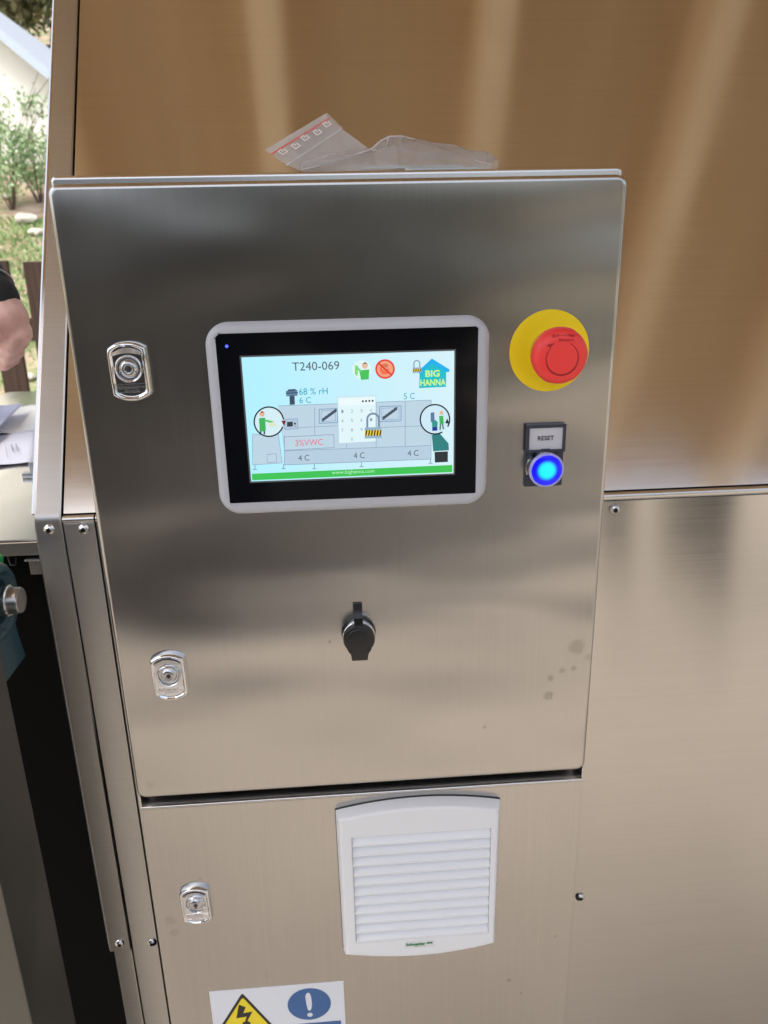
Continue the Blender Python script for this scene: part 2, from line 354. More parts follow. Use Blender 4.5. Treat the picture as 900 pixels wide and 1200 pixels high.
# latches ------------------------------------------------------------------
def latch_outline(w, h, n=9):
    out = []
    for sgn in (1, -1):
        for k in range(n):
            t = 1-2*k/(n-1); x = sgn*t*w/2*.93; out.append((x, sgn*(h*.5-h*.10*(abs(t)**2.2))))
        out.append((-sgn*w/2, sgn*h*.34)); out.append((-sgn*w/2*.985, -sgn*h*.10) if sgn > 0 else (w/2*.985, h*.10))
    return out
def shrink(o, i):
    return [(x*(1-i/.0145), q*(1-i/.0215)) for x, q in o]
def make_latch(c, band_text=True):
    e = empty('door_latch', c, parent=cab); o = latch_outline(.0288, .0430); o2 = latch_outline(.0288, .0430)
    mb = MB()
    seq = [(0, 0), (0, -.0035), (.0006, -.0052), (.0014, -.0060), (.0024, -.0060), (.0032, -.0050), (.0038, -.0047), (.0042, -.0047)]
    mb.loft([[(c[0]+x, c[1]+yy, c[2]+q) for x, q in shrink(o, i)] for i, yy in seq]); mb.build('latch_plate', M['chrome'], e, smooth=50)
    # scooped finger facet at the top of the face
    mb = MB(); top = [(x, q) for x, q in shrink(o, .0042) if q > .011]; top.sort()
    lo = [(x, .0145+.0018*(1-(x/.0105)**2)-.003) for x, q in top]
    mb.loft([[(c[0]+x, c[1]-.0058, c[2]+q) for x, q in top], [(c[0]+x, c[1]-.0049, c[2]+q) for x, q in lo]], cap0=False, cap1=False, close=False); mb.build('finger_scoop', M['chrome_dull'], e, smooth=50)
    cz = c[2]+.0022
    MB().lathe([(.0098, .0046), (.0098, .0060), (.0092, .0066), (.0084, .0062), (.0080, .0048)], (c[0], c[1], cz), n=36, cap0=False, cap1=False).build('lock_ring', M['chrome'], e, smooth=60)
    mb = MB(); mb.lathe([(.0080, .0048), (.0070, .0046), (.0066, .0049), (.0052, .0062), (.0036, .0066), (.0030, .0062), (.0024, .0060)], (c[0], c[1], cz), n=30, cap0=False, cap1=True)
    mb.box(c[0]-.0066, c[0]+.0066, c[1]-.0062, c[1]-.0047, cz-.0028, cz-.0012, b=.0004); mb.build('lock_cylinder', M['chrome_dull'], e, smooth=60)
    MB().lathe([(.0018, .0061), (.0014, .0068), (.0006, .0069)], (c[0], c[1], cz), n=16).build('lock_pin', M['hexhole'], e)
    mb = MB(); mb.box(c[0]-.0108, c[0]+.0108, c[1]-.0050, c[1]-.0046, c[2]-.0090, c[2]-.0087); mb.box(c[0]-.0106, c[0]+.0106, c[1]-.0050, c[1]-.0046, c[2]-.0150, c[2]-.0147)
    add_text(mb, 'Schneider', c[0]-.0018, c[2]-.0109, c[1]-.0050, .004, width=.0158, height=.0028, bold=.00004, extrude=.0001); mb.box(c[0]+.0068, c[0]+.0104, c[1]-.0050, c[1]-.0046, c[2]-.0116, c[2]-.0108)
    add_text(mb, 'Electric', c[0]+.0004, c[2]-.0135, c[1]-.0050, .003, width=.0105, height=.0018, extrude=.0001); mb.build('lettering', M['lip'], e, smooth=0)
    return e
for q in ((151, 436, 0.0), (198, 795, 0.0), (229.5, 1063, .012)):
    p = U(q[0], q[1], 1, q[2]-.005); make_latch((p.x, q[2]+.0003, p.z))

# touch screen ---------------------------------------------------------------
hmi = empty('touch_screen', (.1985, 0, z(-.165)), parent=cab)
hx, hz = (.0957+.3034)/2, z((-.0920-.2377)/2-.0008); hw, hh = .2066, .1445
gx, gz, gw, gh = .1990, z(-.1645), .1895, .1268
mb = MB(); rings = []
for i, yy in ((0, 0), (0, -.0030), (.0008, -.0046), (.0022, -.0060), (.0042, -.0067), (.0058, -.0069)):
    rings.append([(x, yy, q) for x, q in rrect(hx, hz, hw-2*i, hh-2*i, .0165-i, 10)])
def rr2(w, h, r): return [(x, -.0069, q) for x, q in rrect(gx, gz, w, h, r, 10)]
rings.append(rr2(gw+.0006, gh+.0006, .0012)); rings.append([(x, -.0060, q) for x, _, q in rr2(gw, gh, .001)])
mb.loft(rings, cap1=False); mb.build('bezel', M['bezel'], hmi, smooth=35)
mb = MB(); plate(mb, gx, gz, gw+.0004, gh+.0004, .001, -.004, -.0066, .0002); mb.build('front_glass', M['glass'], hmi)
MB().box(.130, .268, -.0062, -.0052, hz+hh/2-.0046, hz+hh/2-.0038, b=.0002).build('bezel_recess', M['bezel'], hmi)
MB().box(.150, .256, -.0062, -.0052, hz-hh/2+.0036, hz-hh/2+.0043, b=.0002).build('bezel_recess', M['bezel'], hmi)
mb = MB(); lp = U(265.7, 405.8, 1, -.0066); mb.lathe([(.0011, .0), (.0011, .0002), (.0006, .0004)], (lp.x, -.0066, lp.z), n=16); mb.build('status_light', emis('blue_led', (60, 75, 255), gain=3.5), hmi)

YD = -.00665; LAY = .00008
def DP(u, v_, lay):
    p = U(230+u/2.5, 350+v_/2.5, 1, YD); return (p.x, YD-LAY*lay, p.z)
EM = {}
def em(c):
    if c not in EM: EM[c] = emis('screen_%02x%02x%02x' % c, c)
    return EM[c]
class Pic:
    def __init__(s): s.mb = MB(); s.mats = []
    def mi(s, c):
        if em(c) not in s.mats: s.mats.append(em(c))
        return s.mats.index(em(c))
    def poly(s, pts, c, lay): s.mb.poly([DP(u, w, lay) for u, w in pts], s.mi(c)); return s
    def circ(s, u, w, r, c, lay, n=28, kx=1.0):
        return s.poly([(u+kx*r*math.cos(2*math.pi*i/n), w+r*math.sin(2*math.pi*i/n)) for i in range(n)], c, lay)
    def ring(s, u, w, r, t, c, lay, a0=0, a1=360, n=36, kx=1.0):
        for i in range(n):
            a, b_ = R(a0+(a1-a0)*i/n), R(a0+(a1-a0)*(i+1)/n)
            s.poly([(u+kx*(r+t/2)*math.cos(a), w+(r+t/2)*math.sin(a)), (u+kx*(r+t/2)*math.cos(b_), w+(r+t/2)*math.sin(b_)), (u+kx*(r-t/2)*math.cos(b_), w+(r-t/2)*math.sin(b_)), (u+kx*(r-t/2)*math.cos(a), w+(r-t/2)*math.sin(a))], c, lay)
        return s
    def line(s, a, b_, t, c, lay):
        a, b_ = Vector(a), Vector(b_); d = (b_-a).normalized(); n_ = Vector((-d.y, d.x))*t/2
        return s.poly([a+n_, b_+n_, b_-n_, a-n_], c, lay)
    def path(s, pts, t, c, lay):
        for a, b_ in zip(pts, pts[1:]): s.line(a, b_, t, c, lay)
        return s
    def text(s, body, u0_, u1_, w, hgt_, c, lay, bold=0.0, spacing=1.0):
        a, b_ = DP(u0_, w, lay), DP(u1_, w, lay); t, q = DP((u0_+u1_)/2, w-hgt_/2, lay), DP((u0_+u1_)/2, w+hgt_/2, lay)
        add_text(s.mb, body, (a[0]+b_[0])/2, (t[2]+q[2])/2, a[1], .006, s.mi(c), bold, 0, width=abs(b_[0]-a[0]), height=abs(t[2]-q[2]), spacing=spacing); return s
    def build(s, name): return s.mb.build(name, s.mats, hmi, smooth=0)
# the lit picture area
sx0, sx1, sz0, sz1 = .1215, .2764, z(-.2113), z(-.1180)
MB().box(sx0-.0012, sx1+.0012, -.00664, -.0060, sz0-.0012, sz1+.0012).build('screen_border', mat('screen_border_grey', (.10, .11, .12), .3), hmi, smooth=0)
m = mat('screen_background', (.01, .01, .01), .25, 0, .3); b = m.node_tree.nodes['Principled BSDF']; L = m.node_tree.links
geo = N(m, 'ShaderNodeNewGeometry'); sp = N(m, 'ShaderNodeSeparateXYZ'); L.new(geo.outputs['Position'], sp.inputs[0])
fx = rng(m, sp.outputs[0], sx0, sx1, 0, 1); L.new(mixc(m, fx, lin((178, 240, 255)), lin((214, 241, 250))), b.inputs['Emission Color']); b.inputs['Emission Strength'].default_value = 1/2**EXPO
mesh('display', [(sx0, YD, sz0), (sx1, YD, sz0), (sx1, YD, sz1), (sx0, YD, sz1)], [(0, 1, 2, 3)], m, hmi, 0)
dk = (84, 92, 104); ln_ = (122, 142, 170); bl = (190, 213, 229); bl2 = (182, 206, 224); cy = (40, 160, 190)
Pic().text('T240-069', 281, 419, 197, 25, dk, 3).build('title_text')
d = Pic()
d.poly([(240, 314), (688, 297), (688, 430), (258, 446)], bl, 1).poly([(165, 398), (240, 393), (252, 481), (167, 486)], bl, 1).poly([(258, 446), (688, 430), (686, 471), (258, 488)], bl2, 1)
d.path([(240, 314), (688, 297), (688, 470), (258, 487), (258, 400)], 1.3, ln_, 2).path([(165, 487), (165, 398), (240, 393), (252, 481), (165, 487)], 1.2, ln_, 2)
d.path([(258, 446), (686, 430)], 1.2, ln_, 2).path([(347, 318), (347, 400)], 1.3, ln_, 2).path([(612, 302), (612, 432)], 1.3, ln_, 2).path([(527, 306), (527, 436)], 1.2, ln_, 2).path([(440, 420), (440, 438)], 1.2, ln_, 2)
d.path([(297, 378), (414, 372)], 1.2, ln_, 2).path([(527, 378), (688, 371)], 1.2, ln_, 2)
for a in ((360, 324, 414, 365), (537, 316, 600, 360)):
    d.path([(a[0], a[1]), (a[2], a[1]-2), (a[2], a[3]-2), (a[0], a[3]), (a[0], a[1])], 2.2, (120, 150, 185), 2); d.path([(a[0]+6, a[1]+5), (a[2]-6, a[1]+3), (a[2]-6, a[3]-7), (a[0]+6, a[3]-5), (a[0]+6, a[1]+5)], 1.2, (120, 150, 185), 2)
    for k in range(5):
        u, w = a[0]+8+k*8.5, a[3]-6-k*6.2; d.poly([(u, w-8), (u+9, w-13), (u+10, w-4), (u+1, w+2)], (70, 82, 100), 3)
d.path([(257, 405), (403, 398), (404, 436), (258, 444), (257, 405)], 1.4, ln_, 3)
d.path([(207, 456), (234, 454), (236, 478), (208, 480), (207, 456)], 1.2, ln_, 2)
for u, w in ((172, 486), (256, 484), (346, 484), (484, 478), (686, 468)): d.path([(u, w), (u, w+14)], 2, ln_, 2).line((u-6, w+14), (u+6, w+14), 2, ln_, 2)
d.poly([(259, 353), (297, 351), (298, 381), (259, 383)], (176, 198, 220), 3).poly([(266, 361), (283, 360), (283, 374), (266, 375)], (50, 60, 70), 4).circ(289, 366, 3, (40, 45, 50), 4).circ(290, 374, 1.8, (200, 60, 60), 4).path([(259, 353), (297, 351), (298, 381), (259, 383), (259, 353)], 1.2, ln_, 5)
d.poly([(263, 270), (296, 267), (297, 284), (264, 286)], (96, 128, 158), 3).poly([(273, 284), (288, 283), (289, 310), (274, 311)], (60, 78, 100), 3).poly([(268, 266), (291, 264), (291, 270), (268, 272)], (64, 84, 108), 4).line((262, 277), (298, 275), 2.5, (40, 60, 84), 4)
d.build('machine_diagram')
Pic().poly([(690, 399), (712, 393), (739, 424), (740, 444), (694, 447)], (42, 128, 128), 2).poly([(698, 449), (737, 447), (737, 478), (699, 480)], (40, 48, 52), 2).build('outlet_bin_icon')
for (tx, ua, ub_, w_, h_, cc_) in (('68 % rH', 301, 385, 271, 19, cy), ('6 C', 302, 336, 297, 17, cy), ('5 C', 608, 640, 285, 18, (44, 166, 190)), ('4 C', 299, 331, 466, 17, dk),
        ('4 C', 461, 493, 459, 17, dk), ('4 C', 619, 651, 452, 17, dk), ('3%VWC', 290, 371, 421, 18, (222, 118, 132))):
    Pic().text(tx, ua, ub_, w_, h_, cc_, 5).build('readout_text')
g_ = Pic().poly([(163, 513), (750, 487), (750, 508), (164, 532)], (62, 196, 84), 2)
g_.text('www.bighanna.com', 397, 522, 508, 14, (190, 244, 196), 4); g_.build('address_bar')
def round_icon(name, u, w, r, body): 
    p_ = Pic(); body(p_, u, w); return p_.build(name)
def ic_person(p_, u, w):
    p_.circ(u, w, 28, (226, 246, 246), 3).poly([(u-8, w+2), (u+22, w-1), (u+20, w+28), (u-2, w+30)], (70, 196, 92), 4).circ(u+9, w-12, 9, (232, 190, 165), 5).poly([(u+1, w-15), (u+9, w-23), (u+18, w-16), (u+9, w-18)], (104, 72, 50), 6).line((u-2, w+4), (u-16, w-6), 6, (120, 214, 120), 5).poly([(u-20, w-14), (u-10, w-10), (u-13, w+20), (u-21, w+12)], (130, 220, 130), 4)
round_icon('operator_icon', 485, 208, 28, ic_person)
def ic_no(p_, u, w):
    p_.circ(u, w, 29, (244, 160, 130), 3).ring(u, w, 26, 5, (226, 70, 52), 5).ring(u, w, 12, 7, (238, 108, 74), 4, 30, 300).circ(u+3, w-10, 6, (206, 120, 84), 5).poly([(u-12, w+2), (u+12, w-2), (u+10, w+14), (u-10, w+16)], (240, 120, 84), 4).line((u-19, w-17), (u+19, w+17), 5, (226, 62, 46), 6)
round_icon('prohibition_icon', 553, 206, 29, ic_no)
def lock(p_, u, w, s_, stripes):
    p_.ring(u, w-12*s_, 9*s_, 3.2*s_, (124, 146, 170), 8, 180, 360, 18).line((u-9*s_, w-12*s_), (u-9*s_, w+2*s_), 3.2*s_, (124, 146, 170), 8).line((u+9*s_, w-12*s_), (u+9*s_, w+2*s_), 3.2*s_, (124, 146, 170), 8)
    x0, x1_, y0, y1_ = u-13*s_, u+13*s_, w, w+17*s_
    p_.poly([(x0, y0+1), (x1_, y0-1), (x1_, y1_-1), (x0, y1_+1)], (150, 178, 200), 9)
    ya, yb = w+4.5*s_, w+13*s_
    p_.poly([(x0, ya+1), (x1_, ya-1), (x1_, yb-1), (x0, yb+1)], (240, 206, 60), 10)
    for k in range(stripes):
        q = x0+(k+.15)*(x1_-x0)/stripes; ww = (x1_-x0)/stripes*.5; p_.poly([(q+ww*.7, ya), (min(q+ww*1.7, x1_), ya), (q+ww, yb), (q, yb)], (48, 46, 40), 11)
q_ = Pic(); lock(q_, 646, 201, .95, 4); q_.build('padlock_icon')
h_ = Pic().poly([(654, 214), (732, 208), (732, 258), (653, 262)], (28, 190, 200), 3).poly([(648, 214), (690, 175), (743, 208), (738, 216), (728, 213), (690, 190), (656, 222)], (24, 176, 238), 4).poly([(656, 222), (690, 190), (728, 213), (728, 230), (656, 232)], (28, 190, 200), 3.5)
h_.text('BIG', 671, 713, 219, 20, (202, 246, 150), 5, bold=.0002).text('HANNA', 656, 731, 245, 19, (196, 246, 150), 5, bold=.0002); h_.build('house_logo')
k_ = Pic().poly([(413, 288), (526, 284), (526, 418), (418, 424)], (224, 246, 250), 5).path([(413, 288), (526, 284), (526, 418), (418, 424), (413, 288)], 1.2, (180, 206, 216), 6)
k_.poly([(418, 294), (523, 289), (523, 309), (418, 314)], (236, 250, 252), 6)
for i in range(4): k_.circ(488+i*9.5, 300-i*.4, 3.2, (60, 72, 84), 7, 10)
for r_ in range(4):
    for c_ in range(4):
        if (r_ == 3 and c_ != 1) : continue
        k_.text('123<456-789+,0.C'[r_*4+c_] if r_ < 3 else '0', 425+c_*28, 431+c_*28, 330+r_*27.5-c_*1.2, 9, (140, 154, 164), 7)
k_.build('keypad_window')
q_ = Pic(); lock(q_, 518, 376, 1.9, 6); q_.build('padlock_icon')
c_ = Pic().circ(213, 360, 42, (214, 238, 246), 5).ring(213, 360, 43, 4.2, (26, 28, 40), 7, 20, 352, 44).poly([(249, 357), (263, 357), (257, 372)], (120, 30, 36), 8)
c_.poly([(184, 350), (202, 348), (204, 386), (186, 390)], (64, 180, 90), 6).circ(193, 338, 7.5, (226, 180, 150), 6).poly([(186, 334), (193, 328), (200, 333), (193, 334)], (190, 60, 50), 7).line((200, 356), (226, 362), 6, (90, 200, 100), 7).line((189, 388), (188, 398), 5, (50, 80, 110), 6).line((199, 386), (200, 397), 5, (50, 80, 110), 6).poly([(212, 364), (228, 360), (236, 372), (214, 376)], (222, 230, 200), 8); c_.build('loading_icon')
c_ = Pic().circ(699, 353, 42, (206, 234, 246), 5).ring(699, 353, 43, 4.2, (26, 28, 40), 7, 60, 390, 44).poly([(735, 350), (741, 366), (729, 364)], (20, 20, 26), 8)
c_.poly([(711, 344), (723, 342), (725, 366), (713, 368)], (64, 180, 90), 6).circ(718, 334, 5.5, (226, 180, 150), 6).poly([(686, 334), (697, 332), (698, 360), (687, 362)], (96, 120, 160), 6).poly([(690, 362), (699, 354), (707, 361), (706, 376), (691, 377)], (44, 150, 140), 7).poly([(691, 376), (706, 375), (706, 386), (691, 387)], (30, 50, 150), 8).line((715, 367), (714, 384), 4, (60, 110, 80), 6).line((721, 366), (724, 382), 4, (60, 110, 80), 6); c_.build('emptying_icon')

# emergency stop ----------------------------------------------------------------
ex, ez = .3490, z(-.1211)
es = empty('emergency_stop_button', (ex, 0, ez), parent=cab)
MB().lathe([(.0302, 0), (.0302, .0007), (.0299, .0010), (.0292, .0010)], (ex, 0, ez), n=64).build('yellow_disc', M['yellow'], es)
MB().lathe([(.0150, .0008), (.0150, .0080), (.0142, .0090), (.0120, .0092), (.0112, .012), (.0112, .018)], (ex, 0, ez), n=40).build('collar', M['chrome'], es, smooth=50)
MB().lathe([(.0128, .0150), (.0140, .0165), (.0140, .0200)], (ex, 0, ez), n=40).build('stem', M['blackplastic'], es, smooth=50)
mb = MB(); n = 72; rings = []
for r_, h_ in ((.0135, .0185), (.0170, .0190), (.0190, .0205), (.0199, .0230), (.0202, .0260), (.0198, .0290), (.0188, .0315), (.0170, .0332), (.0140, .0341), (.0130, .0343), (.004, .0346)):
    rings.append([(ex+(r_*(1+(.012 if (.0195 < r_ and (i//3) % 4 == 0) else 0)))*math.cos(2*math.pi*i/n), -h_, ez+(r_*(1+(.012 if (.0195 < r_ and (i//3) % 4 == 0) else 0)))*math.sin(2*math.pi*i/n)) for i in range(n)])
mb.loft(rings); mb.build('mushroom_head', M['red'], es, smooth=50)
mb = MB(); ra = .0118
def dome(r_): return -.0346+(.0346-.0336)*max(0, (r_-.004)/.0118)**2-.0002
for i in range(40):
    a, b_ = R(138+285*i/40), R(138+285*(i+1)/40)
    mb.poly([(ex+rr*math.cos(q), dome(rr), ez-.001+rr*math.sin(q)) for q, rr in ((a, ra+.0007), (b_, ra+.0007), (b_, ra-.0007), (a, ra-.0007))])
a = R(138); px_, pz_ = ex+ra*math.cos(a), ez-.001+ra*math.sin(a)
mb.poly([(px_-.0032, dome(ra), pz_+.0016), (px_+.0026, dome(ra), pz_+.0030), (px_+.0022, dome(ra), pz_-.0020)])
mb.build('turn_arrow', M['red2'], es, smooth=0, recalc=False)
mb = MB(); add_text(mb, 'Schneider', ex+.0005, ez+.0148, dome(.0148)+.0002, .004, width=.0165, height=.0024, extrude=.0002); add_text(mb, 'Electric', ex+.0022, ez+.0117, dome(.0117), .003, width=.0105, height=.0018, extrude=.0002)
mb.build('raised_lettering', M['red2'], es, smooth=0)

# reset button ----------------------------------------------------------------------
rs = empty('reset_button', (.348, 0, z(-.2)), parent=cab)
rx = .3485; zt, zb_ = z(-.1765), z(-.2262)
mb = MB(); plate(mb, rx, (zt+zb_)/2, .0302, zt-zb_, .0012, 0, -.0022, .0006); mb.build('legend_plate', M['plate'], rs)
mb = MB()
zc = z(-.1765-.0108); wo, ho = .0312, .0216; wi, hi = .0262, .0172
rings = [[(rx+sx*w_/2, yy, zc+sz*h_/2) for sx, sz in ((1, 1), (-1, 1), (-1, -1), (1, -1))] for w_, h_, yy in ((wo, ho, -.0022), (wo, ho, -.0044), (wo-.001, ho-.001, -.0050), (wi, hi, -.0050), (wi, hi, -.0036))]
mb.loft(rings, cap0=False, cap1=False); mb.build('legend_frame', M['plate'], rs, smooth=20)
MB().box(rx-wi/2, rx+wi/2, -.0038, -.0030, zc-hi/2, zc+hi/2).build('legend_card', M['paperlabel'], rs, smooth=0)
mb = MB(); add_text(mb, 'RESET', rx, zc+.0004, -.0040, .005, width=.0128, height=.0036, bold=.00012); mb.build('lettering', M['ink'], rs, smooth=0)
MB().box(rx-.0036, rx+.0036, -.0052, -.0036, zc-hi/2-.0008, zc-hi/2+.0006, b=.0003).build('card_clip', M['plate'], rs)
bp = U(641, 551.5, 1, -.0125); bx, bz = bp.x, bp.z
MB().lathe([(.0146, .0020), (.0146, .0040), (.0139, .0050), (.0137, .0085), (.0136, .0105)], (bx, 0, bz), n=48, cap1=False).build('button_collar', M['chrome'], rs, smooth=50)
MB().lathe([(.0137, .0098), (.0138, .0112), (.0133, .0124), (.0124, .0128), (.0119, .0124), (.0119, .0100)], (bx, 0, bz), n=48, cap1=False).build('clear_ring', M['clear'], rs, smooth=60)
MB().lathe([(.0119, -.004), (.0119, .0000), (.0116, .0004), (.0080, .0008), (.0030, .0010)], (0, 0, 0), n=48).build('lit_lens', M['lamp'], rs, smooth=60, loc=(bx, -.0119, bz))

# service socket with a black cap -----------------------------------------------------
us = U(421.5, 747, 1, 0.0); ux, uz = .1990, z(-.3465)
ub = empty('service_socket', (ux, 0, uz), parent=cab)
MB().lathe([(.0142, 0), (.0142, .0012), (.0138, .0018)], (ux, 0, uz), n=40).build('flange_gasket', M['blackplastic'], ub, smooth=50)
MB().lathe([(.0134, .0016), (.0134, .0085), (.0128, .0092), (.0110, .0092)], (ux, 0, uz), n=40).build('metal_collar', M['chrome'], ub, smooth=50)
MB().lathe([(.01355, .0034), (.01365, .0046), (.01355, .0058)], (ux, 0, uz), n=40, cap0=False, cap1=False).build('collar_groove', M['blackplastic'], ub, smooth=50)
MB().lathe([(.0112, .0088), (.0128, .0094), (.0130, .0135), (.0124, .0152), (.0110, .0158), (.0103, .0156), (.0100, .0160), (.0090, .0163), (.003, .0164)], (ux, 0, uz), n=40).build('cap', M['blackplastic'], ub, smooth=40)
mb = MB(); prof = [(.0265, -.0004), (.0262, -.0022), (.0225, -.0030), (.0185, -.0036), (.0150, -.0060), (.0135, -.0110), (.0120, -.0150), (.0095, -.0152)]
mb.loft([[(ux-.0036, y_, uz+zz), (ux+.0036, y_, uz+zz), (ux+.0036, y_+.0016, uz+zz-.0008), (ux-.0036, y_+.0016, uz+zz-.0008)] for zz, y_ in prof]); mb.build('cap_strap', M['blackplastic'], ub, smooth=30)
MB().box(ux-.0036, ux+.0036, -.0034, -.0028, uz+.0196, uz+.0204, b=.0002).build('strap_ridge', M['plate'], ub)
mb = MB(); mb.loft([[(ux-wd, y_, uz+zz), (ux+wd, y_, uz+zz), (ux+wd, y2, uz+zz), (ux-wd, y2, uz+zz)] for wd, zz, y_, y2 in ((.0098, -.0085, -.0156, -.010), (.0072, -.0125, -.0156, -.010), (.0064, -.0185, -.0148, -.011), (.0058, -.0192, -.0140, -.0115))]); mb.build('pull_tab', M['blackplastic'], ub, smooth=30)

# ventilation grille -----------------------------------------------------------------------
YG = .012
vg = empty('ventilation_grille', (.248, YG, z(-.62)), parent=cab)
vx = .2486; vw = .1525; za, zb_ = z(-.5335), z(-.6985)
def g_out(i, y_, n=16):
    w2 = vw/2-i; out = []
    for k in range(n+1):
        t = -1+2*k/n; out.append((vx+t*w2, y_, za-i+.0085*(1-t*t)))
    for k in range(n+1):
        t = 1-2*k/n; out.append((vx+t*w2*(.985), y_, zb_+i-.0085*(1-t*t)))
    return out
ox0, ox1, oz0, oz1 = vx-vw/2+.0135, vx+vw/2-.0095, zb_+.0165, za-.0225
def g_hole(y_, n=16, e=0):
    return [(ox0+e+(ox1-ox0-2*e)*k/n, y_, oz1-e) for k in range(n+1)]+[(ox1-e-(ox1-ox0-2*e)*k/n, y_, oz0+e) for k in range(n+1)]
YF = YG-.0125
mb = MB(); mb.loft([g_out(0, YG), g_out(0, YG-.0030), g_out(.0022, YF+.0016), g_out(.0036, YF+.0003), g_out(.0050, YF), g_out(.0056, YF), g_hole(YF, e=-.0004), g_hole(YF+.0002), g_hole(YG-.001)], cap1=False, cap0=False)
mb.build('grille_frame', M['white'], vg, smooth=35)
MB().box(vx-vw/2+.002, vx+vw/2-.002, YG-.0016, YG-.0002, zb_+.004, za-.004).build('filter_mat', M['white'], vg, smooth=0)
mb = MB(); go = [(x, YG-.0009, q) for x, _, q in g_out(-.0006, 0)]; gi = [(x, YG-.0001, q) for x, _, q in g_out(-.0006, 0)]; mb.loft([gi, go]); mb.build('gasket', M['blackplastic'], vg, smooth=30)
NS = 11; pitch = (oz1-oz0)/NS; sw = (ox1-ox0)/2-.0004; slat_me = None
for k in range(NS):
    c0 = (vx+(.0135-.0095)/2, 0, oz1-(k+.5)*pitch)
    if slat_me is None:
        mb = MB(); h_ = pitch
        prof = [(YF+.0054, h_*.50), (YF+.0010, -h_*.20), (YF+.0001, -h_*.26), (YF+.0001, -h_*.44), (YF+.0008, -h_*.48), (YF+.0068, h_*.38)]
        mb.loft([[(x, y_, q) for y_, q in prof] for x in (-sw, sw)]); o = mb.build('slat', M['white'], vg, smooth=30, loc=c0); slat_me = o.data
    else: place(slat_me, 'slat', vg, c0)
lx_, lz_ = U(491.5, 1106, 1, YF).x, U(491.5, 1106, 1, YF).z
mb = MB(); mb.box(lx_-.0145, lx_+.0145, YF-.0004, YF+.0003, lz_-.0042, lz_+.0042)
mb2 = MB()
mb.build('maker_label', M['labelwhite'], vg, smooth=0)
add_text(mb2, 'Schneider', lx_-.0036, lz_+.0006, YF-.0006, .004, width=.0195, height=.0036, bold=.00018)
mb2.box(lx_+.0070, lx_+.0128, YF-.0007, YF-.0004, lz_+.0000, lz_+.0018); add_text(mb2, 'Electric', lx_+.001, lz_-.0022, YF-.0006, .002, width=.0115, height=.0014)
mb2.build('maker_lettering', M['green_ink'], vg, smooth=0)

# warning sticker ---------------------------------------------------------------------------
st = empty('warning_sticker', (.105, .0117, z(-.80)), parent=cab)
sx0, sx1, szt = .0378, .1715, z(-.7430); YS = .0120
MB().box(sx0, sx1, YS-.0004, YS-.00005, szt-.115, szt).build('sticker_sheet', M['sticker'], st, smooth=0)
def SPt(px, py, l=1): p = U(px, py, 1, YS-.0004); return Vector((p.x, YS-.0004-.00012*l, p.z))
ap = SPt(284, 1166); tri = [Vector((0, 0, 0)), Vector((-.036, 0, -.062)), Vector((.036, 0, -.062))]
mb = MB()
def rtri(s_, l): 
    c = Vector((0, 0, -.0413)); pts = [c+(q-c)*s_ for q in tri]; out = []
    for i in range(3):
        p_, a, b_ = pts[i], pts[i-1], pts[(i+1) % 3]
        for t in (0, .5, 1):
            d1 = (a-p_).normalized()*.003; d2 = (b_-p_).normalized()*.003; out.append(p_+d1*(1-t)**2+d2*t**2)
    return [(ap.x+q.x, YS-.0004-.00012*l, ap.z+.003+q.z) for q in out]
mb.poly(rtri(1, 1), 0); mb.poly(rtri(.86, 2), 1)
bolt = [(280, 1177), (288, 1180), (285, 1187), (296, 1185), (290, 1196), (294, 1198), (288, 1212), (284, 1198), (287, 1197), (289, 1191), (277, 1193)]
mb.poly([SPt(*q, 3) for q in bolt], 0); mb.build('electric_hazard_triangle', [M['ink'], M['sticker_yellow']], st, smooth=0, recalc=False)
cc = SPt(362.5, 1177); rr_ = U(388, 1177, 1, YS).x-cc.x
mb = MB(); mb.poly([(cc.x+rr_*math.cos(2*math.pi*i/40), cc.y, cc.z+.0005+rr_*.98*math.sin(2*math.pi*i/40)) for i in range(40)], 0)
ex_ = [SPt(361-3.2, 1168, 2), SPt(361-2.4, 1164.5, 2), SPt(361, 1163, 2), SPt(363.2, 1164, 2), SPt(364.6, 1168, 2), SPt(365.6, 1176, 2), SPt(365, 1182, 2), SPt(362.8, 1184.5, 2), SPt(360.6, 1182.5, 2), SPt(359, 1176, 2)]
mb.poly(ex_, 1); dc = SPt(363.3, 1189, 2); mb.poly([(dc.x+.0028*math.cos(2*math.pi*i/16), dc.y, dc.z+.0028*math.sin(2*math.pi*i/16)) for i in range(16)], 1); mb.build('mandatory_sign', [M['sticker_blue'], M['sticker']], st, smooth=0, recalc=False)
a = SPt(345, 1200); b_ = SPt(399, 1196); mb = MB().box(a.x-.012, b_.x+.0005, a.y, a.y+.0001, a.z-.045, (a.z+b_.z)/2); mb.build('blue_text_field', M['sticker_blue'], st, smooth=0)

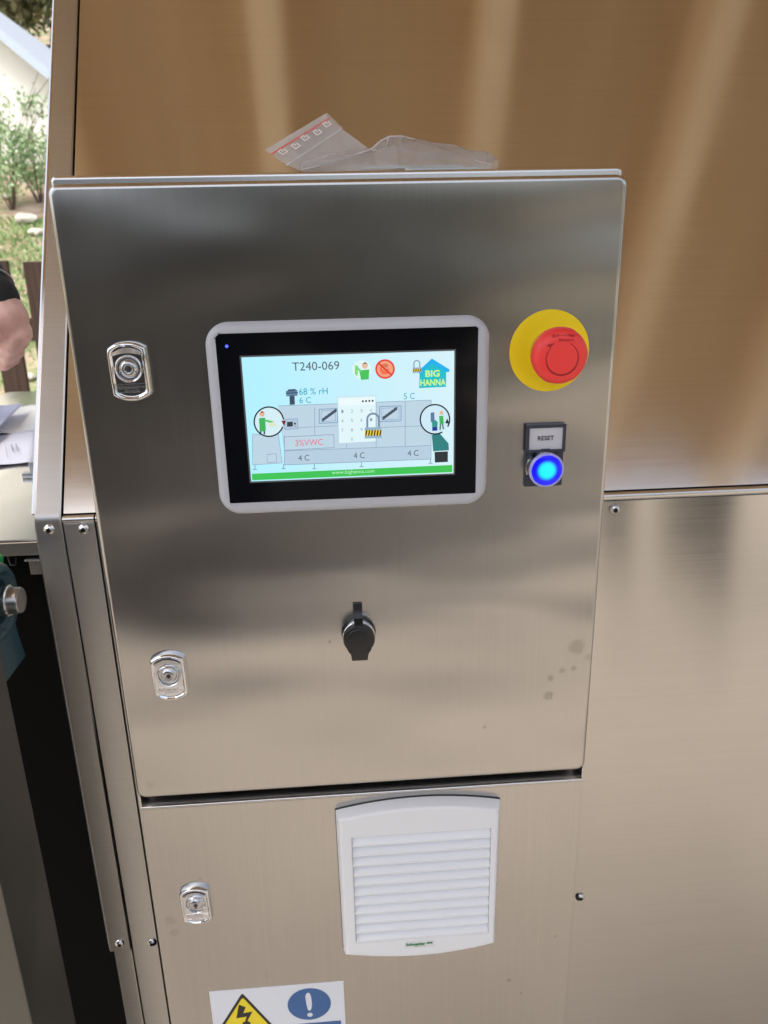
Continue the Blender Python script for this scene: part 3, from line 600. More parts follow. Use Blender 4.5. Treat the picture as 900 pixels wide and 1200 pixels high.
# ------------------------------------------------------------------ plastic bag on the cabinet
def plastic(name, tint=(.96, .96, .98), op=.2, gloss=.6):
    m = bpy.data.materials.new(name); m.use_nodes = True; t = m.node_tree; t.nodes.remove(t.nodes['Principled BSDF']); L = t.links; out = t.nodes['Material Output']
    tr = N(m, 'ShaderNodeBsdfTransparent'); tr.inputs[0].default_value = (.97, .97, .97, 1); gl = N(m, 'ShaderNodeBsdfGlossy'); gl.inputs['Roughness'].default_value = .08; gl.inputs[0].default_value = (.9, .9, .9, 1)
    df = N(m, 'ShaderNodeBsdfDiffuse'); df.inputs[0].default_value = (*tint, 1); tl = N(m, 'ShaderNodeBsdfTranslucent'); tl.inputs[0].default_value = (*tint, 1)
    m1 = N(m, 'ShaderNodeMixShader'); m1.inputs[0].default_value = .5; L.new(df.outputs[0], m1.inputs[1]); L.new(tl.outputs[0], m1.inputs[2])
    m2 = N(m, 'ShaderNodeMixShader'); m2.inputs[0].default_value = op; L.new(tr.outputs[0], m2.inputs[1]); L.new(m1.outputs[0], m2.inputs[2])
    fr = N(m, 'ShaderNodeFresnel'); fr.inputs[0].default_value = 1.5
    fm = math_(m, 'MULTIPLY', fr.outputs[0], gloss)
    m3 = N(m, 'ShaderNodeMixShader'); L.new(fm, m3.inputs[0]); L.new(m2.outputs[0], m3.inputs[1]); L.new(gl.outputs[0], m3.inputs[2]); L.new(m3.outputs[0], out.inputs[0])
    nz = noise(m, 110, detail=2); bn = bump(m, nz.outputs[0], .0035)
    for q in (gl, df): L.new(bn, q.inputs['Normal'])
    L.new(bn, fr.inputs['Normal'])
    return m
M['bag'] = plastic('clear_bag_plastic', op=.44, gloss=.8); M['pouch'] = plastic('clear_pouch_plastic', op=.34, gloss=.5); M['seam_and_glint'] = plastic('bag_zip_and_glint', op=.75)
YB = .075; zt_ = Z0+.0078
bag = empty('plastic_bag', (.24, YB, zt_), 'crumpled clear zip plastic bag lying on top of the control cabinet', 'plastic bag')
rnd = random.Random(4)
def BP(px, py, y_=YB): p = U(px, py, 1, y_); return Vector((p.x, y_, max(p.z, zt_+.0003)))
def sheet(name, corners, nu, nv, amp, seed, mt, parent=bag, depth=0):
    """four pixel corners with depths, crumpled in depth"""
    r_ = random.Random(seed); A, B_, C_, D_ = [Vector(c) for c in corners]; ph = [(r_.uniform(4, 22), r_.uniform(-22, 22), r_.uniform(0, 6.3), r_.uniform(.3, 1)) for _ in range(7)]
    v, f = [], []
    for j in range(nv+1):
        for i in range(nu+1):
            s, t = i/nu, j/nv; p = (A*(1-s)+B_*s)*(1-t)+(D_*(1-s)+C_*s)*t
            n_ = sum(abs(math.sin(a*s+b_*t+c))*w for a, b_, c, w in ph)/3-.9; edge = min(1, 6*min(s, 1-s, t, 1-t)+.25)
            v.append((p.x, p.y+amp*n_*edge, max(p.z+amp*.35*n_*edge*(0 if t == 0 else 1), zt_+.0002)))
    for j in range(nv):
        for i in range(nu): q = j*(nu+1)+i; f.append((q, q+1, q+nu+2, q+nu+1))
    return mesh(name, v, f, mt, parent, smooth=22)
def yb(k): return YB+k
# mouth of the bag, standing up and facing the camera
sheet('bag_mouth', [BP(351, 200, yb(-.02)), BP(338, 194, yb(-.012)), BP(401, 152, yb(.012)), BP(436, 177, yb(.008))], 10, 14, .003, 1, M['bag'])
sheet('bag_mouth', [BP(351, 200, yb(-.014)), BP(338, 194, yb(-.006)), BP(401, 151, yb(.016)), BP(436, 177, yb(.014))], 10, 14, .004, 9, M['bag'])
lipA = [BP(337, 194, yb(-.012)), BP(400, 152, yb(.012)), BP(381, 133.5, yb(.020)), BP(310, 176, yb(-.004))]
sheet('bag_lip', lipA, 16, 6, .0018, 2, M['bag']); sheet('bag_lip', [p+Vector((.0015, .004, .0015)) for p in lipA], 16, 6, .0022, 3, M['bag'])
def lp_(s, t, o=-.0012): A, B_, C_, D_ = lipA; p = (A*(1-s)+B_*s)*(1-t)+(D_*(1-s)+C_*s)*t; return p+Vector((0, o, 0))
mb = MB(); mb.tube([lp_(i/8, .02, -.001) for i in range(9)], .00075, 6); mb.build('zip_seal', M['seam_and_glint'], bag)
m = mat('red_print', (.75, .12, .10), .5); M['redprint'] = m; M['whiteprint'] = mat('white_print', (.8, .8, .82), .5)
mb = MB(); mb.loft([[lp_(s/10, .67, -.003), lp_(s/10, .73, -.003)] for s in range(11)], cap0=False, cap1=False, close=False); mb.build('red_line', M['redprint'], bag, smooth=0)
mb = MB()
for k in range(5):
    s = .09+k*.19
    def q_(a, b_): return lp_(s+a*.10, .36+b_*.26-(.08 if k % 2 else 0)+.06, -.0034)
    for (a0, b0, a1, b1) in ((0, 0, 1, .18), (0, 0, .2, 1), (.8, .0, 1, .8), (0, .82, .55, 1), (.45, .45, .65, 1)):
        mb.poly([q_(a0, b0), q_(a1, b0), q_(a1, b1), q_(a0, b1)])
mb.build('printed_mark', M['whiteprint'], bag, smooth=0)
# the pouch: a low tent over the steel pieces
ridge = [(352, 199, -.01), (400, 185, .0), (433, 176, .004), (446, 165, .004), (456, 160, .004), (470, 159.5, .006), (500, 167, .006), (530, 176, .004), (560, 184, .002), (577, 192, 0)]
base = [(352, 200, -.024), (395, 200, -.034), (425, 200, -.040), (440, 200, -.044), (455, 199, -.046), (475, 199, -.046), (500, 199, -.044), (530, 198, -.038), (560, 198, -.026), (577, 196, -.008)]
for side, sd_ in ((1, 5), (-1, 6)):
    v, f = [], []; nv = 10; rr1 = random.Random(sd_); ph = [(rr1.uniform(.2, 1.9), rr1.uniform(-9, 9), rr1.uniform(0, 6)) for _ in range(6)]
    nu = 45
    for i in range(nu+1):
        t = i/nu*(len(ridge)-1); k = min(int(t), len(ridge)-2); fr = t-k
        A = BP(ridge[k][0]*(1-fr)+ridge[k+1][0]*fr, ridge[k][1]*(1-fr)+ridge[k+1][1]*fr, YB+ridge[k][2]); yy = (base[k][2]*(1-fr)+base[k+1][2]*fr)
        B_ = Vector((A.x+.002, YB+yy*side, zt_+.0004))
        for j in range(nv+1):
            s = j/nv; p = A*(1-s)+B_*s; n_ = sum(abs(math.sin(a*t*1.3+b_*s+c)) for a, b_, c in ph)/6-.6
            e = math.sin(math.pi*s)
            v.append((p.x+.0025*n_*e, p.y-side*.010*e+side*.006*n_*e, max(zt_+.0003, p.z+.0055*e*(1+n_)+.003*n_*e)))
    for i in range(nu):
        for j in range(nv): q = i*(nv+1)+j; f.append((q, q+1, q+nv+2, q+nv+1))
    mesh('bag_pouch', v, f, M['pouch'], bag, smooth=14)
for pts in (((400, 186), (420, 180), (436, 174), (446, 165), (456, 160), (470, 159.5), (486, 163)), ((455, 161), (453, 172), (458, 184), (462, 197)), ((474, 161), (470, 170), (473, 178)), ((436, 176), (470, 176), (510, 182), (548, 188)), ((486, 190), (500, 182), (508, 186)), ((548, 184), (562, 190), (576, 192)), ((470, 185), (464, 192), (472, 196)), ((352, 199), (380, 193), (408, 184)), ((398, 192), (412, 196), (424, 192))):
    q = [BP(a, b_, YB-.030) for a, b_ in pts]; MB().tube(q, [.0003]+[.00055]*(len(q)-2)+[.0003], 5).build('crease_glint', M['seam_and_glint'], bag)  # whitish tubes stand in for the glints along the bag's folds
m = mat('zinc_steel', (.55, .60, .60), .25, 1); M['zinc'] = m
for (pa, pb_, dy, wd, lab) in (((421, 191), (545, 187), -.006, .010, 'longer flat zinc coated steel strip inside the plastic bag'), ((474, 195), (566, 193), -.018, .012, 'shorter flat zinc coated steel strip in front inside the plastic bag')):
    A = BP(*pa, YB+dy); B_ = BP(*pb_, YB+dy); d = (B_-A); d.z = 0; L_ = d.length; d.normalize(); nrm = Vector((-d.y, d.x, 0)); zc = zt_+(.0052 if dy > -.01 else .0022)
    mb = MB()
    def pt(l, w, h_): return A+d*l+nrm*w+Vector((0, 0, zc+h_-A.z))
    o_ = [(.0, -wd*.3), (.004, -wd*.5), (L_-.004, -wd*.5), (L_, -wd*.3), (L_, wd*.3), (L_-.004, wd*.5), (.004, wd*.5), (0, wd*.3)]
    mb.loft([[pt(l, w, -.0011) for l, w in o_], [pt(l, w, .0007) for l, w in o_], [pt(l*.995+L_*.0025, w*.9, .0011) for l, w in o_]])
    tag(mb.build('steel_strip', M['zinc'], smooth=30), lab, 'steel strip', 'steel strips inside the bag')

# ------------------------------------------------------------------ left side: feed hopper, papers, lifter post
hop = empty('feed_hopper', (-.33, .6, 0), 'stainless feed hopper with a flat top beside the machine', 'hopper')
ZT = -.318; tf = U(0, 637, 2, ZT); tb = U(0, 470, 2, ZT).y
yf_ = U(20, 633, 2, ZT).y
MB().box(-.50, XL-.012, yf_, 1.12, z(ZT-.004), z(ZT), b=.0015).build('top_plate', M['slope'], hop)
lipz = U(20, 652, 1, yf_).z
MB().box(-.50, XL-.016, yf_+.001, yf_+.004, lipz, z(ZT-.0035), b=.0008).build('front_lip', M['steel_dark'], hop)
MB().box(-.50, XL-.012, yf_+.03, 1.10, .25, z(ZT-.006)).build('hopper_body', M['dark'], hop, smooth=0)
q = U(30, 655, 1, yf_-.002); MB().box(q.x, q.x+.03, yf_-.006, yf_+.003, q.z-.0012, q.z+.0004, b=.0003).build('hinge_tab', M['chrome_dull'], hop)
MB().box(q.x+.003, q.x+.03, yf_-.004, yf_+.002, q.z-.017, q.z-.0012, b=.001).build('hinge_block', M['steel_dark'], hop)
q = U(12, 659, 1, yf_+.02); mb = MB(); mb.tube([(q.x-.004, yf_+.026, q.z+.004), (q.x-.001, yf_+.022, q.z-.004), (q.x+.004, yf_+.022, q.z-.004), (q.x+.005, yf_+.024, q.z+.003)], .0009, 6); mb.build('wire_catch', M['blackplastic'], hop)
q = U(37, 548, 2, ZT+.012); mb = MB(); mb.box(q.x-.012, q.x+.02, q.y-.006, q.y+.006, z(ZT), z(ZT+.006), b=.001); mb.box(q.x-.002, q.x+.02, q.y-.004, q.y+.004, z(ZT+.006), z(ZT+.020), b=.001); mb.build('clamp_bracket', M['chrome_dull'], hop)
# papers
def paper(pts, lift, label, seed, marks=False, matl=None, warp=.004):
    P = [U(px, py, 2, ZT+lift) for px, py in pts]; v, f = [], []; n_ = 12; r_ = random.Random(seed); a1, a2 = r_.uniform(2, 5), r_.uniform(0, 6)
    for j in range(n_+1):
        for i in range(n_+1):
            s, t = i/n_, j/n_; p = (P[0]*(1-s)+P[1]*s)*(1-t)+(P[3]*(1-s)+P[2]*s)*t; p.z += warp*(math.sin(a1*s*3+a2+t*2)+1)*.5; v.append(tuple(p))
    for j in range(n_):
        for i in range(n_): q = j*(n_+1)+i; f.append((q, q+1, q+n_+2, q+n_+1))
    e = mesh('paper_sheet', v, f, matl or M['paper'], None, smooth=60); so_ = e.modifiers.new('thickness', 'SOLIDIFY'); so_.thickness = .0004
    if marks:
        mb = MB()
        for (px, py, h_, w_) in ((6.5, 529, 14, .25), (13, 525, 9, .6), (18.5, 524.5, 9, .6)):
            mb.poly([U(px-w_, py-h_/2, 2, ZT+lift+warp+.0012), U(px+w_, py-h_/2, 2, ZT+lift+warp+.0012), U(px+w_+2.4, py+h_/2, 2, ZT+lift+warp+.0012), U(px-w_+2.4, py+h_/2, 2, ZT+lift+warp+.0012)])
        mb.build('printed_line', mat('grey_ink', (.2, .2, .24), .6), e, smooth=0)
    return tag(e, label, 'paper', 'papers on the hopper')
paper([(-80, 553), (40, 541), (46, 505), (-70, 516)], .003, 'folded white paper with three dark pen strokes on the hopper top', 1, True, warp=.003)
paper([(-80, 517), (52, 507), (58, 478), (-60, 476)], .0018, 'wrinkled bright white paper lying flat behind the folded one on the hopper', 2, matl=mat('white_paper', (.85, .87, .88), .6), warp=.006)
paper([(-90, 560), (-6, 505), (28, 475), (-70, 476)], .020, 'pale blue paper corner lifted over the other papers on the hopper', 3, matl=mat('blue_paper', (.52, .56, .78), .7), warp=.004)
# lifter post with a bearing block
post = empty('lifter_post', (-.13, -.02, 0), 'scuffed grey steel post with a blue green bearing block at the left edge', 'post')
yq = -.05; xr_ = U(38, 1200, 1, yq).x; t_ = U(90, 1200, 0, xr_)
MB().box(xr_-.06, xr_, yq, t_.y, .05, z(-.345), b=.002).build('steel_tube', M['steel_dark'], post)
pc = U(13, 704, 0, xr_+.004); cy_ = pc.y; cz_ = pc.z
ax = Vector((1, 0, 0))
Rb = .034
mb = MB(); mb.lathe([(Rb, -.03), (Rb, -.003), (Rb-.003, 0), (Rb-.008, .0005), (Rb-.010, -.003), (Rb-.014, -.004), (Rb-.016, -.012)], (xr_-.002, cy_, cz_), axis=ax, n=40)
mb.loft([[(xr_-.04, cy_-w_, q), (xr_-.006, cy_-w_, q), (xr_-.006, cy_+w_, q), (xr_-.04, cy_+w_, q)] for w_, q in ((.020, cz_-.020), (.024, cz_-.045), (.030, cz_-.070))]); mb.build('bearing_block', M['cast'], post, smooth=40)
MB().lathe([(.0140, -.02), (.0140, .003), (.0130, .004)], (xr_, cy_, cz_), axis=ax, n=32).build('bearing_ring', M['screw'], post, smooth=40)
MB().lathe([(.0118, -.01), (.0118, .0115), (.0108, .013), (.003, .013)], (xr_, cy_, cz_), axis=ax, n=32).build('shaft_end', mat('shaft_steel', (.30, .30, .30), .3, 1), post, smooth=40)
q = U(1, 656, 0, xr_-.010); MB().lathe([(.006, -.008), (.006, .002), (.004, .005)], (q.x-.004, q.y, q.z), axis=Vector((.3, 0, 1)), n=12).build('grease_cap', M['green'], post)

# ------------------------------------------------------------------ person behind the hopper (a hand and cuff reach into view)
def blob(name, caps, voxel, mt, parent, sm=2):
    """tapered limbs merged into one continuous skin"""
    mb = MB()
    for (a, b_, ra, rb) in caps:
        a, b_ = Vector(a), Vector(b_); d = b_-a; ln2 = d.length; d = d.normalized() if ln2 > 1e-6 else Vector((0, 0, 1)); n_ = 14; prof = []
        for k in range(7): t = R(-90+90*k/6*.98+.9); prof.append((ra*math.cos(t), ra*math.sin(t)))
        for k in range(7): t = R(90*k/6*.98); prof.append((rb*math.cos(t), ln2+rb*math.sin(t)))
        mb.lathe(prof, a, axis=d, n=n_)
    o = mb.build(name, mt, parent, smooth=180); rm = o.modifiers.new('skin', 'REMESH'); rm.mode = 'VOXEL'; rm.voxel_size = voxel; rm.use_smooth_shade = True
    if sm: q = o.modifiers.new('relax', 'SMOOTH'); q.factor = .5; q.iterations = sm
    return o
per = empty('person', (-.74, .78, 0), 'person in a dark jacket holding a loosely closed hand over the hopper', 'person')
YHd = .36
def H(px, py, dy=0.0): return U(px, py, 1, YHd+dy)
px1 = .00103
wr = H(-5, 348, .006); el = Vector((-.35, .55, z(.02))); sh = Vector((-.60, .64, z(.05))); sh2 = Vector((-.88, .93, z(.05)))
tc_ = Vector((-.74, .785, 0)); up = lambda q: tc_+Vector((0, 0, q)); fwd = Vector((.72, -.69, 0)); side = (sh2-sh).normalized()
skin = mat('skin', (.62, .34, .30), .45, 0, .4, Subsurface_Weight=.12, Subsurface_Scale=.006); sb = skin.node_tree.nodes['Principled BSDF']
n1 = noise(skin, 45, detail=3); skin.node_tree.links.new(mixc(skin, rng(skin, n1.outputs[0], .3, .7, 0, 1), (.66, .38, .33), (.80, .54, .49)), sb.inputs['Base Color'])
n2 = noise(skin, 260, detail=3); skin.node_tree.links.new(bump(skin, n2.outputs[0], .0008), sb.inputs['Normal'])
cap = [(wr, H(9, 372), .021, .023), (H(4, 370, .006), H(20, 388, 0), .020, .0165), (H(20, 388, 0), H(27, 392, -.004), .0155, .0105), (H(2, 384, -.004), H(14, 398, -.004), .018, .015),
       (H(26, 392, -.004), H(13, 402, -.020), .0080, .0066), (H(13, 402, -.020), H(-12, 399, -.018), .0064, .0060),
       (H(26, 402, .003), H(11, 413, -.019), .0074, .0061), (H(11, 413, -.019), H(-14, 411, -.016), .0060, .0056),
       (H(22, 413, .008), H(8, 422.5, -.016), .0066, .0055), (H(8, 422.5, -.016), H(-14, 420.5, -.012), .0054, .0050),
       (H(17, 421, .012), H(5, 430, -.010), .0062, .0050), (H(5, 430, -.010), H(-12, 429, -.006), .0050, .0046),
       (H(-10, 368, -.008), H(-13, 382, -.022), .0125, .0110), (H(-13, 382, -.022), H(-8, 392, -.030), .0105, .0085),
       (wr, el, .019, .030), (el, sh, .040, .050), (sh, sh2, .06, .06), (up(z(-.02)), up(1.0), .12, .12), (up(1.0), up(.92), .13, .14),
       (up(z(.05)), up(z(.14)), .055, .052), (up(z(.19))+fwd*.025, up(z(.26))+fwd*.01, .070, .082), (up(z(.165))+fwd*.05, up(z(.18))+fwd*.055, .045, .05), (up(z(.21))+fwd*.095, up(z(.195))+fwd*.112, .009, .013),
       (up(z(.215))-side*.078, up(z(.195))-side*.078, .014, .010), (up(z(.215))+side*.078, up(z(.195))+side*.078, .014, .010),
       (sh2, sh2+Vector((-.05, .04, -.29)), .05, .04), (sh2+Vector((-.05, .04, -.29)), sh2+Vector((0, .0, -.54)), .038, .026), (sh2+Vector((0, 0, -.56)), sh2+Vector((.01, -.01, -.64)), .030, .028)]
for k in range(4): cap.append((sh2+Vector((.01+fwd.x*(k-1.5)*.016, fwd.y*(k-1.5)*.016, -.64)), sh2+Vector((.02+fwd.x*(k-1.5)*.016, fwd.y*(k-1.5)*.016-.01, -.71)), .0095, .008))
cap.append((sh2+Vector((.02, -.02, -.58)), sh2+Vector((.05, -.05, -.64)), .011, .009))
for sgn in (-1, 1): cap += [(up(.9)+side*.09*sgn, up(.5)+side*.10*sgn, .085, .058), (up(.5)+side*.10*sgn, up(.11)+side*.10*sgn, .055, .04), (up(.08)+side*.10*sgn, up(.05)+side*.10*sgn+fwd*.14, .04, .034)]
blob('body', cap, .0019, skin, per, 1)
jk = mat('dark_jacket_cloth', (.012, .014, .018), .75)
cuff = wr+(H(8, 368)-wr)*.12
blob('jacket', [(cuff, wr+(el-wr)*.18, .0255, .029), (wr+(el-wr)*.18, el, .031, .050), (el, sh, .054, .075), (sh, sh2, .085, .085), (up(z(-.02)), up(.98), .155, .155), (sh2, sh2+Vector((-.05, .04, -.29)), .075, .055), (sh2+Vector((-.05, .04, -.29)), sh2+Vector((0, 0, -.53)), .052, .038)], .005, jk, per, 3)
mb = MB(); dcu = (cuff-wr+(wr-el)*.2).normalized()
mb.lathe([(.0275, -.003), (.0290, 0), (.0275, .003)], wr+(el-wr)*.06, axis=(el-wr), n=24, cap0=False, cap1=False); mb.build('cuff_band', mat('grey_piping', (.25, .28, .30), .5), per, smooth=60)
tr = [] 
for sgn in (-1, 1): tr += [(up(.95)+side*.08*sgn, up(.5)+side*.10*sgn, .115, .078), (up(.5)+side*.10*sgn, up(.12)+side*.10*sgn, .076, .066)]
blob('trousers', tr, .01, mat('dark_trousers', (.02, .022, .03), .8), per, 3)
for sgn in (-1, 1): blob('shoe', [(up(.055)+side*.10*sgn-fwd*.05, up(.05)+side*.10*sgn+fwd*.17, .05, .042)], .008, mat('black_shoe', (.012, .012, .012), .5), per, 2)
blob('hair', [(up(z(.23))-fwd*.02, up(z(.28))-fwd*.0, .088, .082), (up(z(.18))-fwd*.035, up(z(.24))-fwd*.03, .070, .08)], .006, mat('brown_hair', (.05, .032, .02), .6), per, 2)

# ------------------------------------------------------------------ wooden fence
m = mat('weathered_brown_wood', (.09, .055, .035), .8); b = m.node_tree.nodes['Principled BSDF']; L = m.node_tree.links
n1 = noise(m, 1, detail=5, mp=(60, 60, 3)); L.new(mixc(m, rng(m, n1.outputs[0], .3, .7, 0, 1), (.028, .015, .010), (.075, .042, .027)), b.inputs['Base Color']); L.new(bump(m, n1.outputs[0], .004), b.inputs['Normal']); M['wood'] = m
fen = empty('wooden_fence', (-1.0, 2.6, 0), 'dark brown wooden board fence beyond the hopper', 'fence')
bwid = .094; gap = .056
for k in range(-9, 3):
    x0_ = -1.0165-bwid+k*(bwid+gap); rz = random.Random(k)
    MB().box(x0_, x0_+bwid, 2.6, 2.624, -.05, z(-.063)+rz.uniform(-.004, .004), b=.003).build('board', M['wood'], fen)
for q in (-.320, -.95): MB().box(-2.5, -.55, 2.626, 2.66, z(q-.043), z(q+.043), b=.003).build('rail', M['wood'], fen)

# ------------------------------------------------------------------ house on the slope
M['wallwhite'] = mat('white_render', (.92, .91, .84), .85); M['rooftrim'] = mat('blue_grey_trim', (.50, .58, .68), .5); M['tile'] = mat('roof_tile', (.42, .46, .52), .8)
YH = 9.0; A = U(0, 40, 1, YH); B_ = U(60, 90, 1, YH); sl_ = (B_.z-A.z)/(B_.x-A.x)
hx0, hx1 = -7.0, -2.0; xm = (hx0+hx1)/2; zr = A.z+sl_*(xm-A.x); ze = A.z+sl_*(hx1-A.x)
hou = empty('house', (xm, YH+3, 2.2), 'white rendered house with a blue grey roof verge on the slope', 'house')
mb = MB(); prof = [(hx0, 1.9), (hx1, 1.9), (hx1, ze), (xm, zr), (hx0, ze)]; mb.loft([[(x, y_, q) for x, q in prof] for y_ in (YH, YH+6)]); mb.build('wall', M['wallwhite'], hou, smooth=0)
for s_ in (-1, 1):
    nrm = Vector((sl_*-1 if s_ > 0 else sl_, 0, 1)).normalized(); a = Vector((xm, 0, zr)); b_ = Vector((xm+s_*(hx1-xm)*1.08, 0, zr+(ze-zr)*1.08))
    mb = MB(); mb.loft([[a+Vector((0, y_, 0)), b_+Vector((0, y_, 0)), b_+Vector((0, y_, .05)), a+Vector((0, y_, .05))] for y_ in (YH-.18, YH+6.2)]); mb.build('roof_slope', M['tile'], hou, smooth=0)
    mb = MB(); mb.loft([[a+Vector((0, y_, -.04)), b_+Vector((0, y_, -.04)), b_+Vector((0, y_, .07)), a+Vector((0, y_, .07))] for y_ in (YH-.24, YH-.182)]); mb.build('verge_board', M['rooftrim'], hou, smooth=0)

# ------------------------------------------------------------------ trees and shrubs
def leaf_mat(name, a, b2):
    m = mat(name, a, .6); b = m.node_tree.nodes['Principled BSDF']; L = m.node_tree.links; n1 = noise(m, 2.5, detail=4)
    L.new(mixc(m, rng(m, n1.outputs[0], .35, .65, 0, 1), a, b2), b.inputs['Base Color']); return m
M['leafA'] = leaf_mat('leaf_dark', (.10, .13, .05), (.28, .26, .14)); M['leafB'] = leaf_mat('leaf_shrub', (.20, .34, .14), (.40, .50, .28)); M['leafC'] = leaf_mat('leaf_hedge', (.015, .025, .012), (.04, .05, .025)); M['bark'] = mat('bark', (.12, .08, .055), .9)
def foliage(n_, c, rad, size, seed):
    r = np.random.default_rng(seed); cl = r.normal(size=(26, 3)); cl /= np.linalg.norm(cl, axis=1)[:, None]; cl *= (r.uniform(.3, 1, 26)**.5)[:, None]*.8
    idx = r.integers(0, 26, n_); p = cl[idx]+r.normal(size=(n_, 3))*.17; p = p*np.array(rad)+np.array(c)
    d1 = r.normal(size=(n_, 3)); d1 /= np.linalg.norm(d1, axis=1)[:, None]; d2 = np.cross(d1, r.normal(size=(n_, 3))); d2 /= np.linalg.norm(d2, axis=1)[:, None]
    s = size*r.uniform(.6, 1.4, n_)[:, None]; v = np.stack([p-d1*s, p+d2*s*.5, p+d1*s, p-d2*s*.5], 1).reshape(-1, 3)
    me = bpy.data.meshes.new('crown'); me.vertices.add(n_*4); me.vertices.foreach_set('co', v.ravel()); me.loops.add(n_*4); me.loops.foreach_set('vertex_index', np.arange(n_*4)); me.polygons.add(n_); me.polygons.foreach_set('loop_start', np.arange(n_)*4); me.update(); me.validate(); return me
def tree(loc, h_, rad, label, seed, n_=5000, size=.09, group='trees on the slope', lm='leafA'):
    e = empty('tree', loc, label, 'tree', group); x, y_, q = loc; me = foliage(n_, (x, y_, q+h_*.62), rad, size, seed); me.materials.append(M[lm]); place(me, 'crown', e)
    r = random.Random(seed); mb = MB(); mb.tube([(x, y_, q-.3), (x+.05, y_, q+h_*.3), (x-.05, y_, q+h_*.65)], [h_*.03, h_*.022, h_*.008], 8)
    for k in range(6):
        a = r.uniform(0, 6.3); mb.tube([(x, y_, q+h_*(.25+.05*k)), (x+math.cos(a)*rad[0]*.35, y_+math.sin(a)*rad[1]*.35, q+h_*(.42+.05*k)), (x+math.cos(a)*rad[0]*.7, y_+math.sin(a)*rad[1]*.7, q+h_*(.5+.06*k))], [h_*.012, h_*.008, h_*.003], 6)
    mb.build('trunk', M['bark'], e); return e
tree((-6.4, 17.5, hgt(-6.4, 17.5)), 5.2, (2.0, 1.8, 2.2), 'dark green tree directly above the house roof', 11, 9000, .11)
tree((-4.3, 18.5, hgt(-4.3, 18.5)), 5.0, (1.9, 1.8, 2.2), 'olive green tree at the top left corner beside the machine edge', 12, 9000, .11)
tree((-8.9, 21.5, hgt(-8.9, 21.5)), 6.2, (2.6, 2.0, 2.8), 'hazy green tree farthest up the slope', 13, 9000, .13)
def shrub(loc, h_, rad, label, seed, n_=900):
    e = empty('shrub', loc, label, 'shrub', 'shrubs in front of the house'); x, y_, q = loc; me = foliage(n_, (x, y_, q+h_*.6), (rad, rad, h_*.5), .02, seed); me.materials.append(M['leafB']); place(me, 'foliage', e)
    r = random.Random(seed); mb = MB()
    for k in range(9):
        a = r.uniform(0, 6.3); l = r.uniform(.7, 1.5); mb.tube([(x, y_, q-.05), (x+math.cos(a)*rad*.4, y_+math.sin(a)*rad*.4, q+h_*.5*l), (x+math.cos(a)*rad*1.2*l, y_+math.sin(a)*rad*l, q+h_*l)], [.006, .004, .0018], 5)
    mb.build('stem', M['bark'], e); return e
for k, (px, py, y_, h_, rad, lab) in enumerate(((8, 205, 7.2, .75, .35, 'leafy green shrub at the left edge below the white house'), (42, 208, 7.4, .65, .30, 'green shrub beside the machine edge below the white house'), (24, 198, 8.2, .8, .40, 'thin twiggy shrub against the white house wall'))):
    p = U(px, py, 1, y_); shrub((p.x, y_, hgt(p.x, y_)), max(.3, h_), rad, lab, 20+k, (1500, 1300, 700)[k])
r = np.random.default_rng(7); gv, gf = [], []
for k in range(30000):
    x = r.uniform(-4.2, -1.2); y_ = r.uniform(3.4, 7.0)
    if y_ < 5.7 and math.sin(x*2.1)+math.sin(y_*3+x)+r.uniform(-.8, .8) < .4: continue
    q = hgt(x, y_); hh_ = r.uniform(.015, .05); a = r.uniform(0, 6.28); dx, dy = math.cos(a)*.006, math.sin(a)*.006; i = len(gv); lx2, ly2 = r.normal(0, .02, 2)
    gv += [(x-dx, y_-dy, q), (x+dx, y_+dy, q), (x+lx2, y_+ly2, q+hh_)]; gf.append((i, i+1, i+2))
tag(mesh('grass', gv, gf, leaf_mat('grass_blade', (.16, .30, .08), (.26, .38, .14)), None, 0, recalc=False), 'short green grass on the bank beyond the fence', 'grass', kind='stuff')
def on_hill(px, py):
    d = fw + cr*((px-450)/F) - cu*((py-600)/F); t = 2.5
    while t < 30:
        p = CAM+d*t
        if p.z < hgt(p.x, p.y): return p
        t += .01
    return CAM+d*8
r = random.Random(5)
for (px, py, s_, lab) in ((31, 260, .10, 'largest pale stone on the soil bank left of the machine edge'), (43, 275, .07, 'small pale stone beside the machine edge above the fence'), (34, 445, .05, 'pale stone seen through the gap between the fence boards'), (9, 233, .06, 'small pale stone at the left edge of the soil bank')):
    p = on_hill(px, py); bm = bmesh.new(); bmesh.ops.create_icosphere(bm, subdivisions=2, radius=s_)
    for v_ in bm.verts: v_.co *= 1+r.uniform(-.16, .16); v_.co.z *= .5
    me = bpy.data.meshes.new('stone'); bm.to_mesh(me); bm.free(); me.materials.append(M.setdefault('stone', mat('pale_stone', (.55, .5, .43), .9)))
    tag(place(me, 'stone', None, (p.x, p.y, hgt(p.x, p.y)+s_*.2)), lab, 'stone', 'stones on the bank')

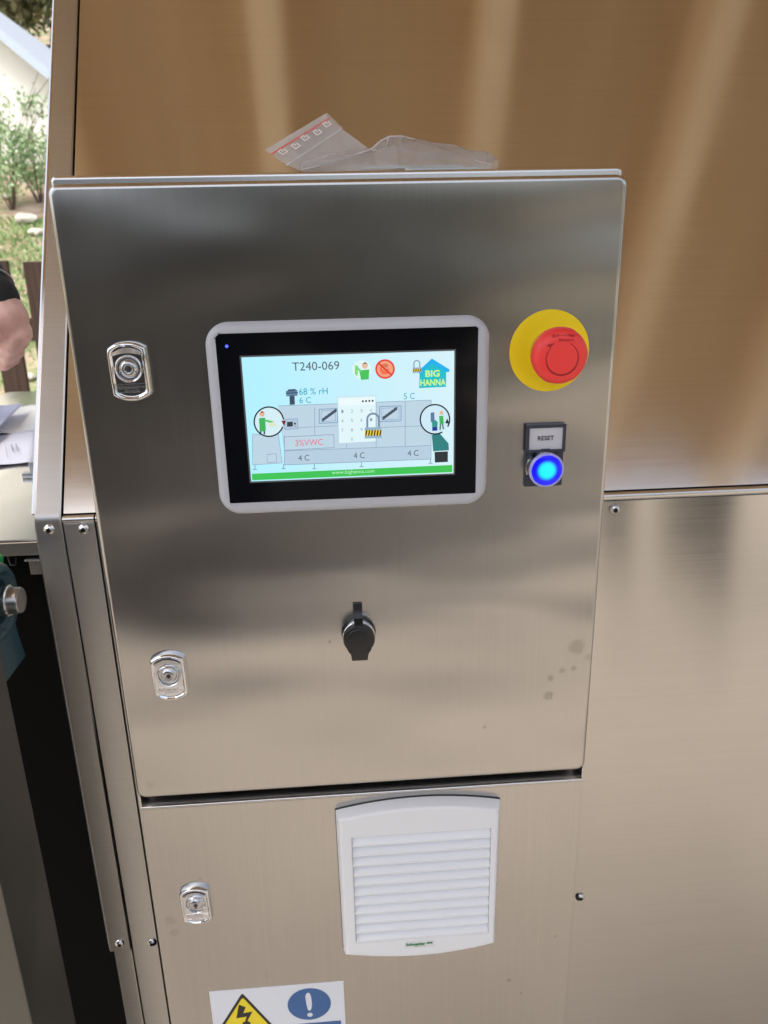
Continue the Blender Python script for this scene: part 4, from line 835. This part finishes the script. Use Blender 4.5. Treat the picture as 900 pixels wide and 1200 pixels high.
# ------------------------------------------------------------------ canopy over the machine (mirrored in the sloped steel)
m = mat('roof_board_wood', (.20, .125, .07), .75); b = m.node_tree.nodes['Principled BSDF']; L = m.node_tree.links
n1 = noise(m, 1, detail=4, mp=(30, 1.5, 30)); L.new(mixc(m, rng(m, n1.outputs[0], .3, .7, 0, 1), (.54, .385, .22), (.64, .47, .28)), b.inputs['Base Color']); M['roofwood'] = m
M['rafter'] = mat('pale_rafter_wood', (.94, .76, .53), .7); M['postwood'] = mat('dark_post_wood', (.05, .045, .042), .7)
ZR = z(.98)
can = empty('canopy_roof', (1, -.5, 0), 'timber canopy roof with pale rafters mirrored in the sloped steel panel', 'roof')
MB().box(-.90, 2.75, -1.32, 1.9, ZR+.13, ZR+.16).build('roof_boarding', M['roofwood'], can, smooth=0)
for k in range(-1, 6):
    x = .085+k*.465; MB().box(x-.033, x+.033, -1.32, 1.9, ZR, ZR+.13, b=.003).build('rafter', M['rafter'], can)
for (x, y_) in ((1.50, -2.63), (1.72, -2.28), (-.80, -1.2), (2.65, -1.2), (2.65, 1.8)):
    MB().box(x-.08, x+.08, y_-.06, y_+.06, .0, ZR, b=.004).build('post', M['postwood'], can)
# bare dark soil bed; unseen leafy row added for the doors' dark band
m = mat('dark_soil', (.1, .08, .06), .9); b = m.node_tree.nodes['Principled BSDF']; L = m.node_tree.links
n1 = noise(m, 1.5, detail=6, rough=.7); L.new(mixc(m, rng(m, n1.outputs[0], .35, .65, 0, 1), (.034, .026, .019), (.07, .052, .036)), b.inputs['Base Color'])
tag(MB().box(-14, 1.50, -16, -4.11, -.1, .010).build('soil_bed', m), kind='structure')
m = mat('pale_gravel', (.2, .17, .13), .9); b = m.node_tree.nodes['Principled BSDF']; L = m.node_tree.links
n1 = noise(m, 9, detail=6, rough=.7); L.new(mixc(m, rng(m, n1.outputs[0], .35, .65, 0, 1), (.30, .25, .19), (.46, .40, .31)), b.inputs['Base Color'])
tag(MB().box(1.51, 14, -16, -2.76, -.1, .014).build('gravel_yard', m), kind='structure')
hed = empty('added_hedge', (-2, -8.8, 0), 'dark leafy row added out of view across the path, for the dark band mirrored in the cabinet door', 'added_hedge')
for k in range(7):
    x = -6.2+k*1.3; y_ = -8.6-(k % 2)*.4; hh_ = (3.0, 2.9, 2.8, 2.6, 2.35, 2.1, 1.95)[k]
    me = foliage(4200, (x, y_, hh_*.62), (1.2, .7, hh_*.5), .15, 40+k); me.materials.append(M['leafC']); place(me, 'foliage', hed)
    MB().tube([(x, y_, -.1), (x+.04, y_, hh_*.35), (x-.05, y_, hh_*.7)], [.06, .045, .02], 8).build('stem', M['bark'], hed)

# unseen dark locker added behind the camera to darken the left of the door
lk = empty('added_locker', (-.75, -2.7, .03), 'dark grey locker added out of view to darken the left of the cabinet door', 'locker')
dkm = mat('dark_locker_paint', (.035, .036, .040), .55)
MB().box(-1.40, -.12, -2.95, -2.52, .10, 1.95, b=.006).build('locker_body', dkm, lk)
for x in (-1.39, -.752): MB().box(x, x+.622, -2.519, -2.50, .12, 1.93, b=.004).build('locker_door', dkm, lk); MB().box(x+.56, x+.58, -2.4995, -2.47, 1.0, 1.14, b=.004).build('handle', M['chrome_dull'], lk)
for x in (-1.36, -.20): MB().box(x, x+.05, -2.93, -2.55, .03, .10).build('foot', dkm, lk)
